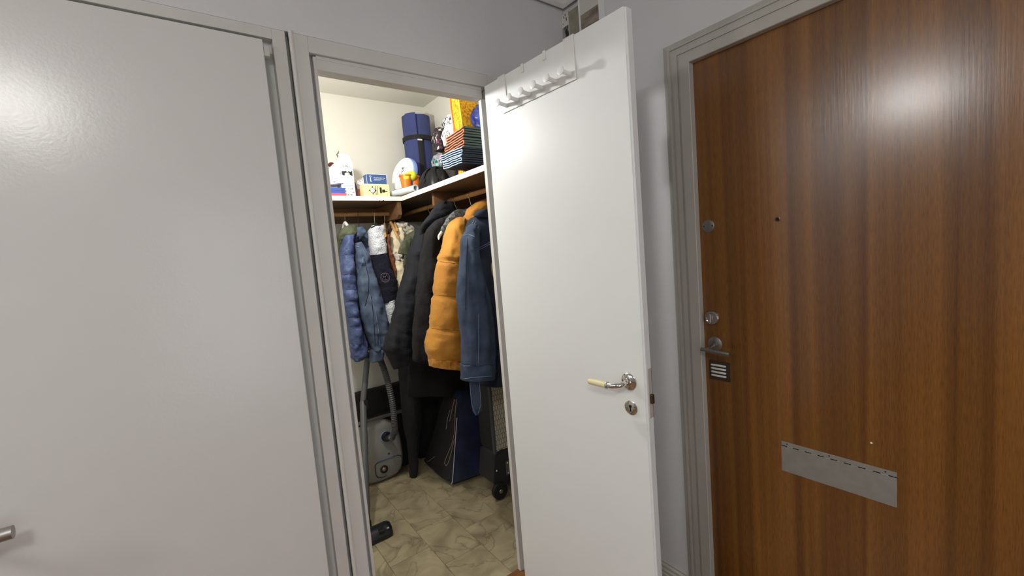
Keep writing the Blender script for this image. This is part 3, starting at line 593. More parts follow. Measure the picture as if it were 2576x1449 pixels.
bm = cloth(rowsL([(893, 612, 908, 608, .04), (893, 650, 928, 645, .08), (896, 690, 940, 686, .09), (898, 740, 955, 735, .1), (907, 790, 969, 785, .1), (922, 840, 978, 834, .1), (936, 874, 971, 870, .08), (936, 882, 964, 878, .07)]), 2.44, .1, n=70, seg=44, crease=.012, wr=.004, fold=.009, seed=27); slv = obj('sleeve', bm, F['denimlight'], g, 'full')
bm = cloth(rowsL([(934, 881, 966, 877, .08), (932, 894, 964, 890, .085), (931, 910, 960, 906, .08)]), 2.44, .08, n=8, wr=.003, seed=28); obj('cuff', bm, F['denimlight'], g, 'full')
bm = cloth(rowsL([(893, 598, 915, 594, .03), (894, 585, 919, 586, .06), (898, 572, 911, 571, .04)]), 2.46, .05, n=12, wr=.004, seed=29); obj('collar', bm, F['denimlight'], g, 'full')
seam(slv, g, [(893, 619), (905, 622)], F['stitch']); seam(body, g, [(905, 608), (920, 660), (932, 690)], F['stitch'])
seam(slv, g, [(916, 650), (928, 700), (926, 740), (918, 770)], F['denimdark'], .0016); seam(slv, g, [(924, 730), (944, 780), (952, 830), (956, 868)], F['stitch'], .0010); seam(slv, g, [(899, 690), (908, 670), (914, 646)], F['stitch'])
seam(slv, g, [(934, 745), (940, 800), (944, 870)], F['denimdark'], .0018)
g = thing('fleece_jacket', 'white and navy fleece jacket with a round sleeve badge on the back rod', 'jacket', (.90, 2.6, .95), 'coats on the back rod')
bm = cloth(rowsL([(936, 570, 964, 568, .14), (930, 596, 962, 590, .24), (934, 650, 968, 645, .26), (943, 730, 984, 726, .26), (960, 800, 988, 796, .24)]), 2.65, .3, wr=.006, seed=30); obj('body', bm, F['fleece'], g, 'full')
bm = cloth(rowsL([(938, 567, 962, 567, .06), (928, 584, 966, 582, .10), (930, 612, 966, 608, .12), (935, 643, 970, 637, .12)]), 2.45, .12, n=26, wr=.006, seed=31); s_up = obj('sleeve_top', bm, F['fleece'], g, 'full')
bm = cloth(rowsL([(936, 644, 970, 637, .12), (938, 676, 980, 672, .13), (943, 702, 991, 698, .13), (952, 733, 997, 728, .13), (962, 762, 994, 751, .12)]), 2.45, .12, n=34, wr=.006, seed=32); s_nv = obj('sleeve_middle', bm, F['navyfleece'], g, 'full', label='navy middle of the sleeve')
bm = cloth(rowsL([(962, 761, 994, 750, .115), (967, 785, 994, 780, .11), (973, 812, 988, 806, .08), (977, 832, 983, 830, .03)]), 2.45, .11, n=20, wr=.006, seed=33); obj('sleeve_end', bm, F['fleece'], g, 'full')
def ring_px(cx, cy, rx, ry): return [(cx+rx*math.cos(2*PI*k/26), cy+ry*math.sin(2*PI*k/26)) for k in range(27)]
bd = seam(s_nv, g, ring_px(969, 698.5, 11.5, 11.5), mat('badge_rim', (112, 96, 112), .8), .0016, 'badge')
seam(s_nv, bd, ring_px(969, 698.5, 8.6, 8.6), mat('badge_ring', (78, 68, 86), .8), .0010, 'inner_ring')
bm = B()
for p0, p1 in (((961, 703), (966, 695)), ((966, 695), (971, 702)), ((968, 699), (973, 692)), ((973, 692), (977, 700)), ((962, 705), (976, 703))):
    tube(bm, drape(s_nv, [p0, p1], .0015), .0012, 6)
obj('mountain_outline', bm, mat('badge_line', (120, 104, 120), .8), bd)
seam(s_up, g, [(934, 573), (944, 568), (958, 566)], F['black'], .004, 'zip')
g = thing('suede_jacket', 'brown suede jacket squeezed beside the white fleece on the back rod', 'jacket', (.98, 2.6, .95), 'coats on the back rod')
bm = cloth(rowsL([(966, 592, 981, 588, .1), (966, 604, 981, 600, .2), (970, 640, 984, 636, .24), (985, 690, 996, 686, .24), (992, 740, 1000, 738, .22)]), 2.65, .25, wr=.004, fold=.004, seed=34); obj('body', bm, F['brown'], g, 'full')
bm = cloth(rowsL([(964, 592, 980, 589, .05), (964, 604, 977, 602, .08), (969, 630, 980, 628, .08), (977, 656, 987, 652, .08), (988, 690, 995, 688, .06), (996, 712, 999, 711, .03)]), 2.46, .08, wr=.003, seed=35); obj('sleeve', bm, F['brown'], g, 'full')
g = thing('cream_coat', 'cream coat with a fluffy fur hood at the end of the back rod', 'coat', (1.03, 2.62, .95), 'coats on the back rod')
bm = cloth(rowsL([(990, 580, 1020, 575, .12), (986, 600, 1030, 596, .2), (987, 640, 1022, 640, .22), (997, 680, 1020, 684, .22), (1002, 760, 1018, 764, .22)]), 2.66, .26, wr=.006, fold=.006, seed=36); obj('body', bm, F['cream'], g, 'full')
bm = cloth(rowsL([(990, 576, 1008, 572, .05), (982, 594, 1016, 590, .09), (976, 622, 1016, 622, .1), (979, 642, 1014, 646, .10)]), 2.50, .1, n=24, wr=.010, fold=.006, seed=37); obj('hood_lining', bm, F['cream'], g, 'full')
bm = cloth(rowsL([(978, 634, 1014, 636, .10), (980, 648, 1014, 652, .12), (987, 660, 1010, 664, .09)]), 2.49, .1, n=20, seg=44, wr=.018, seed=38); obj('fur_fringe', bm, F['fur'], g, 'full')
bm = cloth(rowsL([(992, 562, 1010, 557, .08), (990, 572, 1026, 565, .12), (996, 586, 1038, 580, .13), (1008, 600, 1042, 592, .10)]), 2.56, .12, n=24, seg=44, wr=.018, seed=39); obj('fur_hood', bm, F['fur'], g, 'full')
bm = cloth(rowsL([(988, 656, 1012, 660, .07), (990, 680, 1012, 682, .1), (996, 715, 1010, 716, .1), (998, 760, 1008, 760, .08)]), 2.46, .1, n=26, wr=.008, seams=(690, 712), seed=40); obj('sleeve', bm, F['cream'], g, 'full')

# --- hangers
def hook(bm, top, base, r=.0014, side=V((0, 1, 0)), up=.02):
    """question-mark hook over the rod, from its crown down to the hanger"""
    t = V(top); b = V(base); R = .016; pts = []
    for k in range(9):
        a = -.5+(PI+.5)*k/8
        pts.append(t + side*(math.cos(a)*R) + V((0, 0, math.sin(a)*R-R+.002)))
    e = pts[-1]; pts += [e.lerp(b, .25)+side*.002, e.lerp(b, .6), b]
    return tube(bm, smoothpath(pts, 3), r, 8)
def hanger_y(x, label, m, yb=2.585, zrod=1.652, stem=.06, half=.20, drop=.085, thick=.007, high=.018, wire='wiremetal', lean=0., r=.0014, tip=None):
    """hanger on the back rod, its arms lying front to back"""
    h = thing('clothes_hanger', label, 'hanger', (x, yb, zrod-stem-.02), 'hangers on the back rod')
    bm = B(); hook(bm, (x, yb, zrod+.0145), (x+lean*.4, yb, zrod-stem), r); obj('hook', bm, wire, h, True)
    z = zrod-stem; c = V((x+lean*.4, yb, z)); f = V(tip) if tip else V((x+lean, yb-half, z-drop)); b = 2*c-f; b.z = f.z
    bm = B(); pts = smoothpath([f, f.lerp(c, .45)+V((0, 0, .008)), f.lerp(c, .85)+V((0, 0, .006)), c, b.lerp(c, .85)+V((0, 0, .006)), b.lerp(c, .45)+V((0, 0, .008)), b], 4)
    n_ = 10; rings = []
    for p in pts: rings.append([p+V((math.cos(2*PI*k/n_)*thick, 0, math.sin(2*PI*k/n_)*high*.6)) for k in range(n_)])
    loft(bm, rings); obj('arm', bm, m, h, True); return h
hanger_y(PY((868, 560), 2.585).x, 'white plastic hanger holding the olive parka', 'white_plastic', stem=.052, half=.05, drop=.03, thick=.009)
hanger_y(PY((901, 560), 2.585).x, 'thin black hanger holding the light denim jacket', 'black', wire='black', stem=.09, thick=.004, half=.08, drop=.05)
hanger_y(PY((942, 560), 2.585).x, 'black clip hanger with a bright hook over the white fleece', 'black', stem=.07, r=.0022, half=.12, drop=.03)
hanger_y(PY((967, 560), 2.585).x, 'pale wooden hanger beside the fleece, nearest it', 'hangerwood', stem=.065, tip=PY((969, 592), 2.40), thick=.008)
hanger_y(PY((983, 560), 2.585).x, 'curved wooden hanger tilted over the cream coat', 'hangerwood', stem=.055, tip=PY((1000, 597), 2.38), thick=.009)
hanger_y(PY((993, 560), 2.585).x, 'wooden hanger tucked against the fur hood', 'hangerwood', stem=.060, tip=PY((998, 577), 2.42), thick=.008)
def hanger_x(y, label, m, wire='wiremetal', stem=.075, half=.20, drop=.08, thick=.009, tip=None):
    h = thing('clothes_hanger', label, 'hanger', (RX, y, RZ-stem-.02), 'hangers on the right rod')
    bm = B(); hook(bm, (RX, y, RZ+.0145), (RX+.012, y, RZ-stem), .0017, V((1, 0, 0))); obj('hook', bm, wire, h, True)
    z = RZ-stem; n_ = 10; rings = []; bm = B(); c = V((RX+.012, y, z)); f = V(tip) if tip else V((RX-half, y, z-drop)); b = 2*c-f; b.z = f.z
    for p in smoothpath([f, f.lerp(c, .45)+V((0, 0, .008)), f.lerp(c, .85)+V((0, 0, .006)), c, b.lerp(c, .85)+V((0, 0, .006)), b.lerp(c, .45)+V((0, 0, .008)), b], 4):
        rings.append([p+V((0, math.cos(2*PI*k/n_)*thick, math.sin(2*PI*k/n_)*.013)) for k in range(n_)])
    loft(bm, rings); obj('arm', bm, m, h, True)
    return h
hanger_x(1.685, 'hanger inside the dark denim jacket nearest the open door', 'greyplastic', stem=.14, half=.08, drop=.03)
hanger_x(PX((1183, 490), RX).y, 'wire hook of the hanger carrying the yellow padded jacket', 'hangerwood', stem=.095, half=.07, drop=.05)
h = hanger_x(PX((1145, 507), RX).y, 'grey-white plastic hanger with a pale tip in the plaid shirt', 'white_plastic', stem=.065, thick=.010, tip=PY((1103, 597), 1.955))
hanger_x(2.13, 'hanger inside the long black coat', 'greyplastic', stem=.16, half=.06, drop=.04)
hanger_x(PX((1080, 527), RX).y, 'thin wire hanger behind the navy hood', 'wiremetal', stem=.06, thick=.003, half=.06, drop=.05)

# ------------------------------------------------------------------ things on the shelves
SZ = SH1+.001
def face_text(parent, s, size, x, y, z, m, align='LEFT', sx=1.): return text('lettering', s, size, (x, y, z), (1, 0, 0), (0, 0, 1), m, parent, align=align, sx=sx)
ink = mat('print_black', (34, 34, 34), .7); pblue = mat('print_pale_blue', (196, 212, 232), .7); pline = mat('print_grey_blue', (150, 164, 186), .7)
# white carton
y = 2.45; ct = thing('milk_carton', 'tall white gable-top carton with grey print on the back shelf', 'carton', (.745, y, SZ))
x0, x1, zt = .711, .782, 1.925
bm = B(); d = .085
box(bm, (x0, y, SZ), (x1, y+d, zt)); obj('box', bm, mat('carton_white', (224, 225, 226), .5), ct)
bm = B(); loft(bm, [[V((x0, y, zt)), V((x1, y, zt)), V((x1, y+d, zt)), V((x0, y+d, zt))], [V((x0+.010, y+.030, zt+.048)), V((x1-.010, y+.030, zt+.048)), V((x1-.010, y+d-.03, zt+.048)), V((x0+.010, y+d-.03, zt+.048))]]); obj('gable', bm, mat('carton_gable', (218, 219, 220), .5), ct)
bm = B(); prism(bm, [(x0+.002, y+.02, zt+.022), (x0+.012, y+.03, zt+.052), (x0+.020, y+.05, zt+.070), (x0+.006, y+.06, zt+.050)], (.002, .001, 0)); obj('torn_flap', bm, mat('carton_inside', (112, 104, 92), .8), ct)
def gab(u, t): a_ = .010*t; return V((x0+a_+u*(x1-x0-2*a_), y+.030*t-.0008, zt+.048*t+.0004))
bm = B(); prism(bm, [gab(.06, .06), gab(.95, .06), gab(.90, .22), gab(.70, .34), gab(.45, .26), gab(.22, .50), gab(.08, .70)], (0, .0005, 0)); obj('print', bm, mat('gable_shading_taupe', (196, 192, 186), .7), ct)  # grey shading of the gable front, laid on as a flat taupe patch
face_text(ct, 'G ALL', .0165, (x0+x1)/2, y-.0006, zt-.030, ink, 'CENTER', .95)
bm = B()
random.seed(3); zz = zt-.062
for i in range(11):
    h = (.022, .026, .024, .013, .010, .008, .008, .013, .022, .026, .024)[i]; xx = x0+.008+i*.0052
    box(bm, (xx, y-.0007, zz-h+.012), (xx+.0050, y-.0002, zz+random.uniform(.008, .014)))
obj('print', bm, ink, ct)
bm = B(); box(bm, (x0+.010, y-.0007, SZ+.066), (x1-.008, y-.0003, SZ+.114)); tbl = obj('table_panel', bm, pblue, ct)
bm = B()
for k in range(7): box(bm, (x0+.009, y-.0012, SZ+.064+k*.0085), (x1-.007, y-.0008, SZ+.0655+k*.0085))
obj('print', bm, pline, tbl)
bm = B()
for xx, z_, w_, h_ in ((x1-.020, SZ+.040, .011, .010), (x1-.018, SZ+.022, .014, .006), (x1-.030, SZ+.006, .012, .010), (x1-.045, SZ+.006, .010, .010), (x0+.030, SZ+.044, .010, .003)): box(bm, (xx, y-.0008, z_), (xx+w_, y-.0003, z_+h_))
obj('print', bm, mat('print_grey', (150, 150, 150), .7), ct)
bm = B(); box(bm, (x0-.0006, y+.005, zt-.055), (x0-.0002, y+d-.006, zt-.025)); obj('side_band', bm, mat('band_taupe', (160, 157, 150), .7), ct)
bm = B(); box(bm, (x0-.0006, y+.012, SZ+.05), (x0-.0002, y+d-.010, zt-.080)); obj('print', bm, mat('print_taupe', (176, 172, 164), .7, var=.3, vscale=40), ct)
# plastic bag and cloths at the left end
bm = cloth(rowsL([(836, 414, 846, 413, .03), (826, 428, 854, 428, .08), (822, 446, 860, 446, .11), (822, 466, 862, 466, .11)]), 2.50, .1, n=30, wr=.014, fold=.004, seed=50)
obj('plastic_bag', bm, mat('thin_white_plastic', (218, 220, 223), .35, bump=.8, bscale=50), None, 'full', label='crumpled white plastic bag left of the white carton', cat='bag')
cb = [mat('royal_blue_cloth', (62, 82, 160), .8, bump=.2, bscale=150), mat('coral_red_cloth', (206, 84, 92), .8, bump=.2, bscale=150)]
def folded(x0, x1, y0, y1, z0, z1, m, parent=None, name='folded_cloth', n=12, sag=0., **k):
    """one folded sheet: rounded fold on the right, slightly uneven"""
    bm = B(); h = (z1-z0)/2; zc = (z0+z1)/2; rings = []
    for i in range(n+1):
        yy = y0+(y1-y0)*i/n; e = noise.noise(V((yy*40, z0*90, x0)))*.004
        prof = [(x0, -h), (x1-h, -h)]+[(x1-h+math.cos(a)*h+e, math.sin(a)*h) for a in (-1.2, -.6, 0, .6, 1.2)]+[(x1-h, h), (x0, h)]
        rings.append([V((px_, yy, zc+pz_+sag*(px_-x0)+.0012*noise.noise(V((px_*60, yy*60, z0*50))))) for px_, pz_ in prof])
    loft(bm, rings); return obj(name, bm, m, parent, True, **k)
X0 = .58
for k in range(4):
    folded(X0, PY((868+(k % 2)*2, 480), 2.43).x-.004+.003*(k % 2), 2.425, 2.50, SZ+.0145+k*.0075, SZ+.0215+k*.0075, cb[0], label=('blue folded cloth beside the carton, bottom of its pile', 'blue folded cloth beside the carton, second from the bottom', 'blue folded cloth beside the carton, second from the top', 'blue folded cloth beside the carton, topmost of its pile')[k], cat='cloth', group='folded cloths on the back shelf')
for k in range(2):
    folded(X0, PY((870, 480), 2.43).x-.002*k, 2.425, 2.50, SZ+k*.0072, SZ+.0068+k*.0072, cb[1], label=('red folded cloth lying directly on the back shelf', 'red folded cloth just under the blue cloths')[k], cat='cloth', group='folded cloths on the back shelf')
bm = B(); kx = PY((830, 415), 2.7); lathe(bm, kx+V((-.05, 0, 0)), (1, 0, 0), [(.009, 0), (.009, .045), (.016, .050), (.017, .064), (.013, .070)], 20); tube(bm, [kx+V((-.045, 0, 0)), kx+V((-.045, .10, 0))], .008, 12)
obj('knob', bm, mat('maroon_lacquer', (78, 28, 28), .35), None, True, label='dark maroon wall knob at the left edge of the opening', cat='knob')
# red-brown box, receipt, yellow box, glove box
rb = thing('cardboard_box', 'open red-brown box behind the yellow box', 'box', (.83, 2.56, SZ))
mr = mat('red_brown_card', (150, 62, 42), .6, rgb2=(96, 38, 28), vscale=25)
bm = B(); box(bm, (.815, 2.515, SZ), (.90, 2.60, SZ+.055), .001); obj('box', bm, mr, rb)
bm = B(); prism(bm, [(.815, 2.516, SZ+.055), (.815, 2.60, SZ+.055), (.810, 2.60, SZ+.085), (.810, 2.530, SZ+.10)], (.002, 0, 0)); obj('flap', bm, mat('dark_brown_card', (70, 50, 40), .7), rb)
bm = B(); prism(bm, [PY((899, 455), 2.50), PY((914, 446), 2.50), PY((916, 462), 2.50), PY((907, 466), 2.50), PY((899, 461), 2.50)], (0, .0008, 0)); rc = obj('receipt', bm, mat('pink_paper', (226, 208, 208), .8), None, label='crumpled pale pink receipt leaning left of the blue box', cat='paper')
bm = B()
for a, b in (((902, 455), (911, 449)), ((903, 458), (909, 455)), ((910, 454), (913, 452)), ((901, 459), (904, 457))): tube(bm, [PY(a, 2.4985), PY(b, 2.4985)], .0012, 5)
obj('print', bm, mat('receipt_ink', (150, 140, 142), .8), rc)
yb = thing('yellow_box', 'pale yellow box with two black pictograms on the back shelf', 'box', (.90, 2.44, SZ))
yel = mat('pale_yellow_card', (246, 236, 168), .55, var=.04)
bm = B(); box(bm, (.826, 2.44, SZ), (.978, 2.51, 1.807), .004); obj('box', bm, yel, yb)
def rect_outline(bm, xa, xb_, za, zb, yy, t=.0008):
    box(bm, (xa, yy-.0006, za), (xb_, yy-.0001, za+t)); box(bm, (xa, yy-.0006, zb-t), (xb_, yy-.0001, zb)); box(bm, (xa, yy-.0006, za), (xa+t, yy-.0001, zb)); box(bm, (xb_-t, yy-.0006, za), (xb_, yy-.0001, zb))
ochre = mat('print_ochre', (150, 138, 70), .7)
for xa, xb_ in ((.856, .892), (.915, .962)):
    bm = B(); rect_outline(bm, xa, xb_, SZ+.012, SZ+.060, 2.44); obj('printed_frame', bm, ochre, yb)
dk = mat('print_dark_olive', (40, 38, 20), .7); bm = B()
cx, cz = .877, SZ+.036
lathe(bm, (cx, 2.4398, cz), (0, -1, 0), [(.0155, 0), (.0155, .0006)], 26)
for a in (0, PI/2, PI, 3*PI/2): box(bm, (cx+math.cos(a)*.0185-.0028, 2.4388, cz+math.sin(a)*.0195-.0028), (cx+math.cos(a)*.0185+.0028, 2.4396, cz+math.sin(a)*.0195+.0028))
for xx in (.8935, .9035): box(bm, (xx, 2.4388, SZ+.010), (xx+.0026, 2.4396, SZ+.062))
for p0, p1, r in (((.924, SZ+.048), (.924, SZ+.026), .0058), ((.934, SZ+.040), (.947, SZ+.039), .0016), ((.936, SZ+.033), (.944, SZ+.029), .0042), ((.944, SZ+.031), (.960, SZ+.031), .0022)):
    tube(bm, [(p0[0], 2.4394, p0[1]), (p1[0], 2.4394, p1[1])], r, 10, flat=1) if False else box(bm, (min(p0[0], p1[0])-r, 2.4388, min(p0[1], p1[1])-r), (max(p0[0], p1[0])+r, 2.4396, max(p0[1], p1[1])+r))
obj('pictogram', bm, dk, yb)
bm = B(); lathe(bm, (cx-.001, 2.4390, cz+.0005), (0, -1, 0), [(.0128, 0), (.0126, .0006)], 26); obj('dial', bm, mat('print_white', (244, 238, 236), .7), yb)
bb = thing('glove_box', 'blue cardboard glove box with white lettering on the yellow box', 'box', (.915, 2.46, 1.808))
bm = B(); box(bm, (.856, 2.46, 1.808), (.974, 2.52, 1.866), .0015); obj('box', bm, mat('blue_card', (58, 88, 142), .5, var=.12, vscale=30), bb)
bm = B(); rect_outline(bm, .8555, .9745, 1.8075, 1.8665, 2.46, .0016); box(bm, (.856, 2.4596, 1.8642), (.974, 2.52, 1.8668)); obj('white_border', bm, 'white_plastic', bb)
face_text(bb, 'Vinyl Powder-free', .0098, .898, 2.4588, 1.842, 'white_plastic', sx=.93)
bm = B(); box(bm, (.898, 2.4590, 1.836), (.958, 2.4596, 1.8378)); box(bm, (.898, 2.4590, 1.831), (.936, 2.4596, 1.8325)); lathe(bm, (.879, 2.4596, 1.852), (0, -1, 0), [(.0055, 0), (.005, .0008)], 16); prism(bm, [(.876, 2.4588, 1.852), (.882, 2.4588, 1.852), (.880, 2.4588, 1.832), (.885, 2.4588, 1.823), (.876, 2.4588, 1.823)], (0, .0008, 0)); obj('print', bm, pblue, bb)
# frisbee
fa, fb = PY((992, 477), 2.50), PY((1024, 403), 2.53)
fc = (fa+fb)/2+V((.012, .0, 0)); fr = (fb-fa).length/2
fn = V((-.95, -.24, .25)).normalized()
fz = thing('frisbee', 'white flying disc with a blue rim leaning near the yoga mat', 'frisbee', fc-V((0, 0, fr)))
bm = B(); lathe(bm, fc, fn, [(fr*.95, .001), (fr*.84, .005), (fr*.60, .0065), (.001, .007), (.001, .002), (fr*.95, -.002)], 40); top = obj('top', bm, mat('disc_white', (242, 242, 243), .4), fz, True)
bm = B(); lathe(bm, fc, fn, [(fr*.945, .0005), (fr*.985, -.004), (fr, -.012), (fr, -.026), (fr*.96, -.026), (fr*.94, -.010), (fr*.90, -.003)], 40); obj('rim', bm, mat('disc_blue', (130, 160, 226), .4), fz, True)
a1 = V((0, 0, 1)); a1 = (a1-fn*a1.dot(fn)).normalized(); a2 = fn.cross(a1)
bm = B()
for k in range(26):
    s, t = random.gauss(0, .24), random.gauss(0, .12); p = fc+fn*.0068+(a1*(s+.05)+a2*(t-.0+.25*s*-.4))*fr
    q = p+(a1*random.uniform(-.18, .18)+a2*random.uniform(-.08, .08))*fr
    tube(bm, [p, q], random.choice((.0010, .0016, .0024)), 5)
obj('print', bm, mat('disc_ink', (88, 88, 90), .7), fz)
# tube roll
ta, tb_ = PZ((1046, 473), 1.759), PZ((988, 488), 1.759); tr_ = .0195
rl = thing('poster_roll', 'pale blue-white rolled tube lying across the shelf corner', 'tube', (ta+tb_)/2-V((0, 0, tr_)))
ax = (ta-tb_).normalized(); ln = (ta-tb_).length
bm = B(); lathe(bm, tb_, ax, [(tr_*.7, 0), (tr_, 0), (tr_, ln), (tr_*.72, ln), (tr_*.70, ln*.2)], 26); obj('paper', bm, mat('pale_roll_paper', (212, 222, 224), .6, var=.05), rl, True)
n1, n2 = frame_of(ax); bm = B()
tube(bm, [tb_+ax*(ln*t)+(V((0, 0, 1))*math.cos(.5+.25*t)+V((-ax.y, ax.x, 0))*-math.sin(.5+.25*t)*(1 if (V((-ax.y, ax.x, 0)).y < 0) else -1)*-1)*tr_ for t in (.08, .3, .6, 1)], .0014, 6); obj('edge', bm, mat('roll_edge', (70, 84, 96), .7), rl)
bm = B(); lathe(bm, tb_+ax*(ln*.22), ax, [(tr_*.69, 0), (.001, .001)], 20); obj('inside', bm, 'dark_hole', rl)
# bucket with balls
bk = thing('orange_bucket', 'small orange plastic bucket holding yellow balls', 'bucket', (1.10, 2.44, SZ))
om = mat('orange_plastic', (246, 128, 40), .35, var=.05)
for cx_, lab in ((1.080, 'cup'), (1.140, 'cup')):
    bm = B(); lathe(bm, (cx_, 2.43+(.02 if cx_ > 1.1 else 0), SZ), (0, 0, 1), [(.024, 0), (.034, .118), (.039, .119), (.039, .127), (.034, .128), (.032, .120), (.023, .004), (.001, .004)], 26); obj(lab, bm, om, bk, True)
for k, (p, r, lab) in enumerate((((1.118, 2.425, 1.858), .030, 'yellow ball on top of the orange bucket, the higher one'), ((1.078, 2.42, 1.846), .026, 'yellow ball in the orange bucket, the lower one by the disc'))):
    bm = B(); bmesh.ops.create_icosphere(bm, subdivisions=3, radius=r, matrix=Matrix.Translation(p)); obj('ball', bm, mat('tennis_yellow', (232, 236, 60), .9, bump=.3, bscale=300), None, 'full', label=lab, cat='ball', group='balls in the orange bucket')
# helmet
hc = V((1.160, 2.20, SZ+.010)); hr = V((.098, .125, .125))
hl = thing('bicycle_helmet', 'black bicycle helmet with vents lying on the right shelf', 'helmet', (hc.x, hc.y, SZ))
hm = mat('helmet_black', (34, 34, 36), .38)
bm = B(); NU, NV_ = 208, 52; grid = []
def dome(az, el): 
    rr = 1+.030*math.cos(8*az+.4)*math.cos(el)
    return V((hc.x+hr.x*math.cos(az)*math.cos(el)*rr, hc.y+hr.y*math.sin(az)*math.cos(el)*rr, hc.z+hr.z*math.sin(el)*(1+.025*math.cos(8*az+.4)*math.cos(el))))
for i in range(NV_+1): grid.append([bm.verts.new(dome(2*PI*j/NU, (i/NV_)*PI/2*.985)) for j in range(NU)])
def is_vent(az, el):
    k = round((az-.39)/(PI/4)); da = az-.39-k*PI/4
    return (da/.20)**2+((el-.72)/.40)**2 < 1 or ((da/.13)**2+((el-.24)/.10)**2 < 1)
for i in range(NV_):
    for j in range(NU):
        if is_vent(2*PI*(j+.5)/NU, ((i+.5)/NV_)*PI/2*.985): continue
        bm.faces.new((grid[i][j], grid[i][(j+1) % NU], grid[i+1][(j+1) % NU], grid[i+1][j]))
g2 = bmesh.ops.solidify(bm, geom=bm.faces[:], thickness=.011)
obj('shell', bm, hm, hl, True)
bm = B(); bmesh.ops.create_uvsphere(bm, u_segments=24, v_segments=12, radius=1, matrix=Matrix.Translation(hc) @ Matrix.Diagonal((hr.x*.93, hr.y*.93, hr.z*.93, 1))); bmesh.ops.delete(bm, geom=[v for v in bm.verts if v.co.z < hc.z-.005], context='VERTS'); obj('liner', bm, 'dark_hole', hl, True)
bm = B(); lathe(bm, hc-V((0, 0, .008)), (0, 0, 1), [(.076, 0), (.092, .002), (.096, .012), (.088, .020)], 36); bm.transform(Matrix.Translation(hc) @ Matrix.Diagonal((1, 1.2, 1, 1)) @ Matrix.Translation(-hc)); obj('rim', bm, hm, hl, True)
# yoga mat
mc = V((1.297, 2.655, SZ)); mrad = .100; mh = 2.283-SZ
ym = thing('yoga_mat', 'rolled blue exercise mat standing in the shelf corner with black straps', 'mat', mc)
mm = mat('blue_foam', (60, 70, 122), .85, var=.18, vscale=18, bump=.25, bscale=220)
bm = B(); sp = []
for k in range(131):
    a = -math.radians(119)+k*2*PI*2.9/130*-1; r_ = mrad-.0*k-(k/130)*.058; sp.append((a, r_))
th_ = .008
outer = [V((mc.x+math.cos(a)*r_, mc.y+math.sin(a)*r_, 0)) for a, r_ in sp]; inner = [V((mc.x+math.cos(a)*(r_-th_), mc.y+math.sin(a)*(r_-th_), 0)) for a, r_ in sp]
def wz(k): return SZ+mh+.004*math.sin(k*.05)+(.006 if k < 6 else 0)
loft(bm, [[o_+V((0, 0, SZ)), o_+V((0, 0, wz(k))), i_+V((0, 0, wz(k))), i_+V((0, 0, SZ))] for k, (o_, i_) in enumerate(zip(outer, inner))]); obj('roll', bm, mm, ym, True)
bk_ = mat('black_webbing', (24, 23, 24), .8, bump=.3, bscale=300)
bm = B(); lathe(bm, V((mc.x, mc.y, SZ+mh*.735)), (0, 0, 1), [(mrad+.001, -.013), (mrad+.003, -.013), (mrad+.003, .013), (mrad+.001, .013)], 40); st = obj('strap', bm, bk_, ym, True)
va = math.radians(-111)
bm = B(); pts = []
for zz in (SZ+.0, SZ+.15, SZ+.3, SZ+mh*.735):
    for da in (-.14, .14): pts.append((zz, da))
loft(bm, [[V((mc.x+math.cos(va+da)*(mrad+e), mc.y+math.sin(va+da)*(mrad+e), zz)) for da, e in ((-.15, .001), (-.15, .0035), (0, .0045), (.15, .0035), (.15, .001))] for zz in (SZ, SZ+.12, SZ+.25, SZ+mh*.72)]); obj('strap', bm, bk_, ym)
bm = B(); q = V((mc.x+math.cos(va)*(mrad+.006), mc.y+math.sin(va)*(mrad+.006), SZ+mh*.695)); box(bm, q-V((.015, .003, .0045)), q+V((.015, .003, .0045)), .001); obj('tag', bm, 'white_plastic', st)
# printed cloth bags behind the stack
fl1 = cells('dark_floral_print', (38, 28, 34), [(150, 150, 156), (52, 30, 40), (130, 60, 84), (210, 208, 206)], 55, thr=.56)
def soft(name, lo, hi, m, seed, label, cat, group=None, amp=.010, parent=None):
    bm = B(); bmesh.ops.create_grid(bm, x_segments=1, y_segments=1, size=1); bm.clear()
    bmesh.ops.create_cube(bm, size=1); bmesh.ops.subdivide_edges(bm, edges=bm.edges[:], cuts=17, use_grid_fill=True)
    lo, hi = V(lo), V(hi); c = (lo+hi)/2; s = hi-lo
    for v in bm.verts:
        p = v.co.copy(); l = p.length
        q = p*2; k_ = 1-.10*(abs(q.x*q.y)+abs(q.y*q.z)+abs(q.x*q.z))/1.5
        v.co = V((c.x+p.x*s.x*k_*1.04, c.y+p.y*s.y*k_*1.04, c.z+p.z*s.z*(k_*1.04 if p.z > 0 else 1)))
        d_ = amp*(noise.noise(v.co*22+V((seed, 0, 0)))+.6*noise.noise(v.co*50+V((0, seed, 0))))
        if v.co.z > lo.z+.004: v.co += p.normalized()*d_
        v.co.z = max(v.co.z, lo.z)
    return obj(name, bm, m, parent, 'full', label=label, cat=cat, group=group)
soft('paper_bag', (1.235, 2.145, SZ), (1.40, 2.285, 1.968), mat('brown_paper', (92, 72, 50), .8, rgb2=(40, 31, 24), vscale=20, bump=.5, bscale=40), 4, 'crumpled brown paper bag under the printed cloth bags', 'bag', amp=.012)
soft('cloth_bag', (1.195, 2.185, 1.970), (1.38, 2.285, 2.095), fl1, 1, 'dark floral printed cloth bag right of the blue mat', 'bag', amp=.008)
soft('cloth_bag', (1.20, 2.045, 1.972), (1.38, 2.175, 2.085), cells('white_sketch_print', (222, 222, 222), [(176, 176, 182), (110, 110, 118), (226, 206, 200)], 60, thr=.55), 2, 'white cloth bag with grey drawn print beside the yellow bag', 'bag', amp=.008)
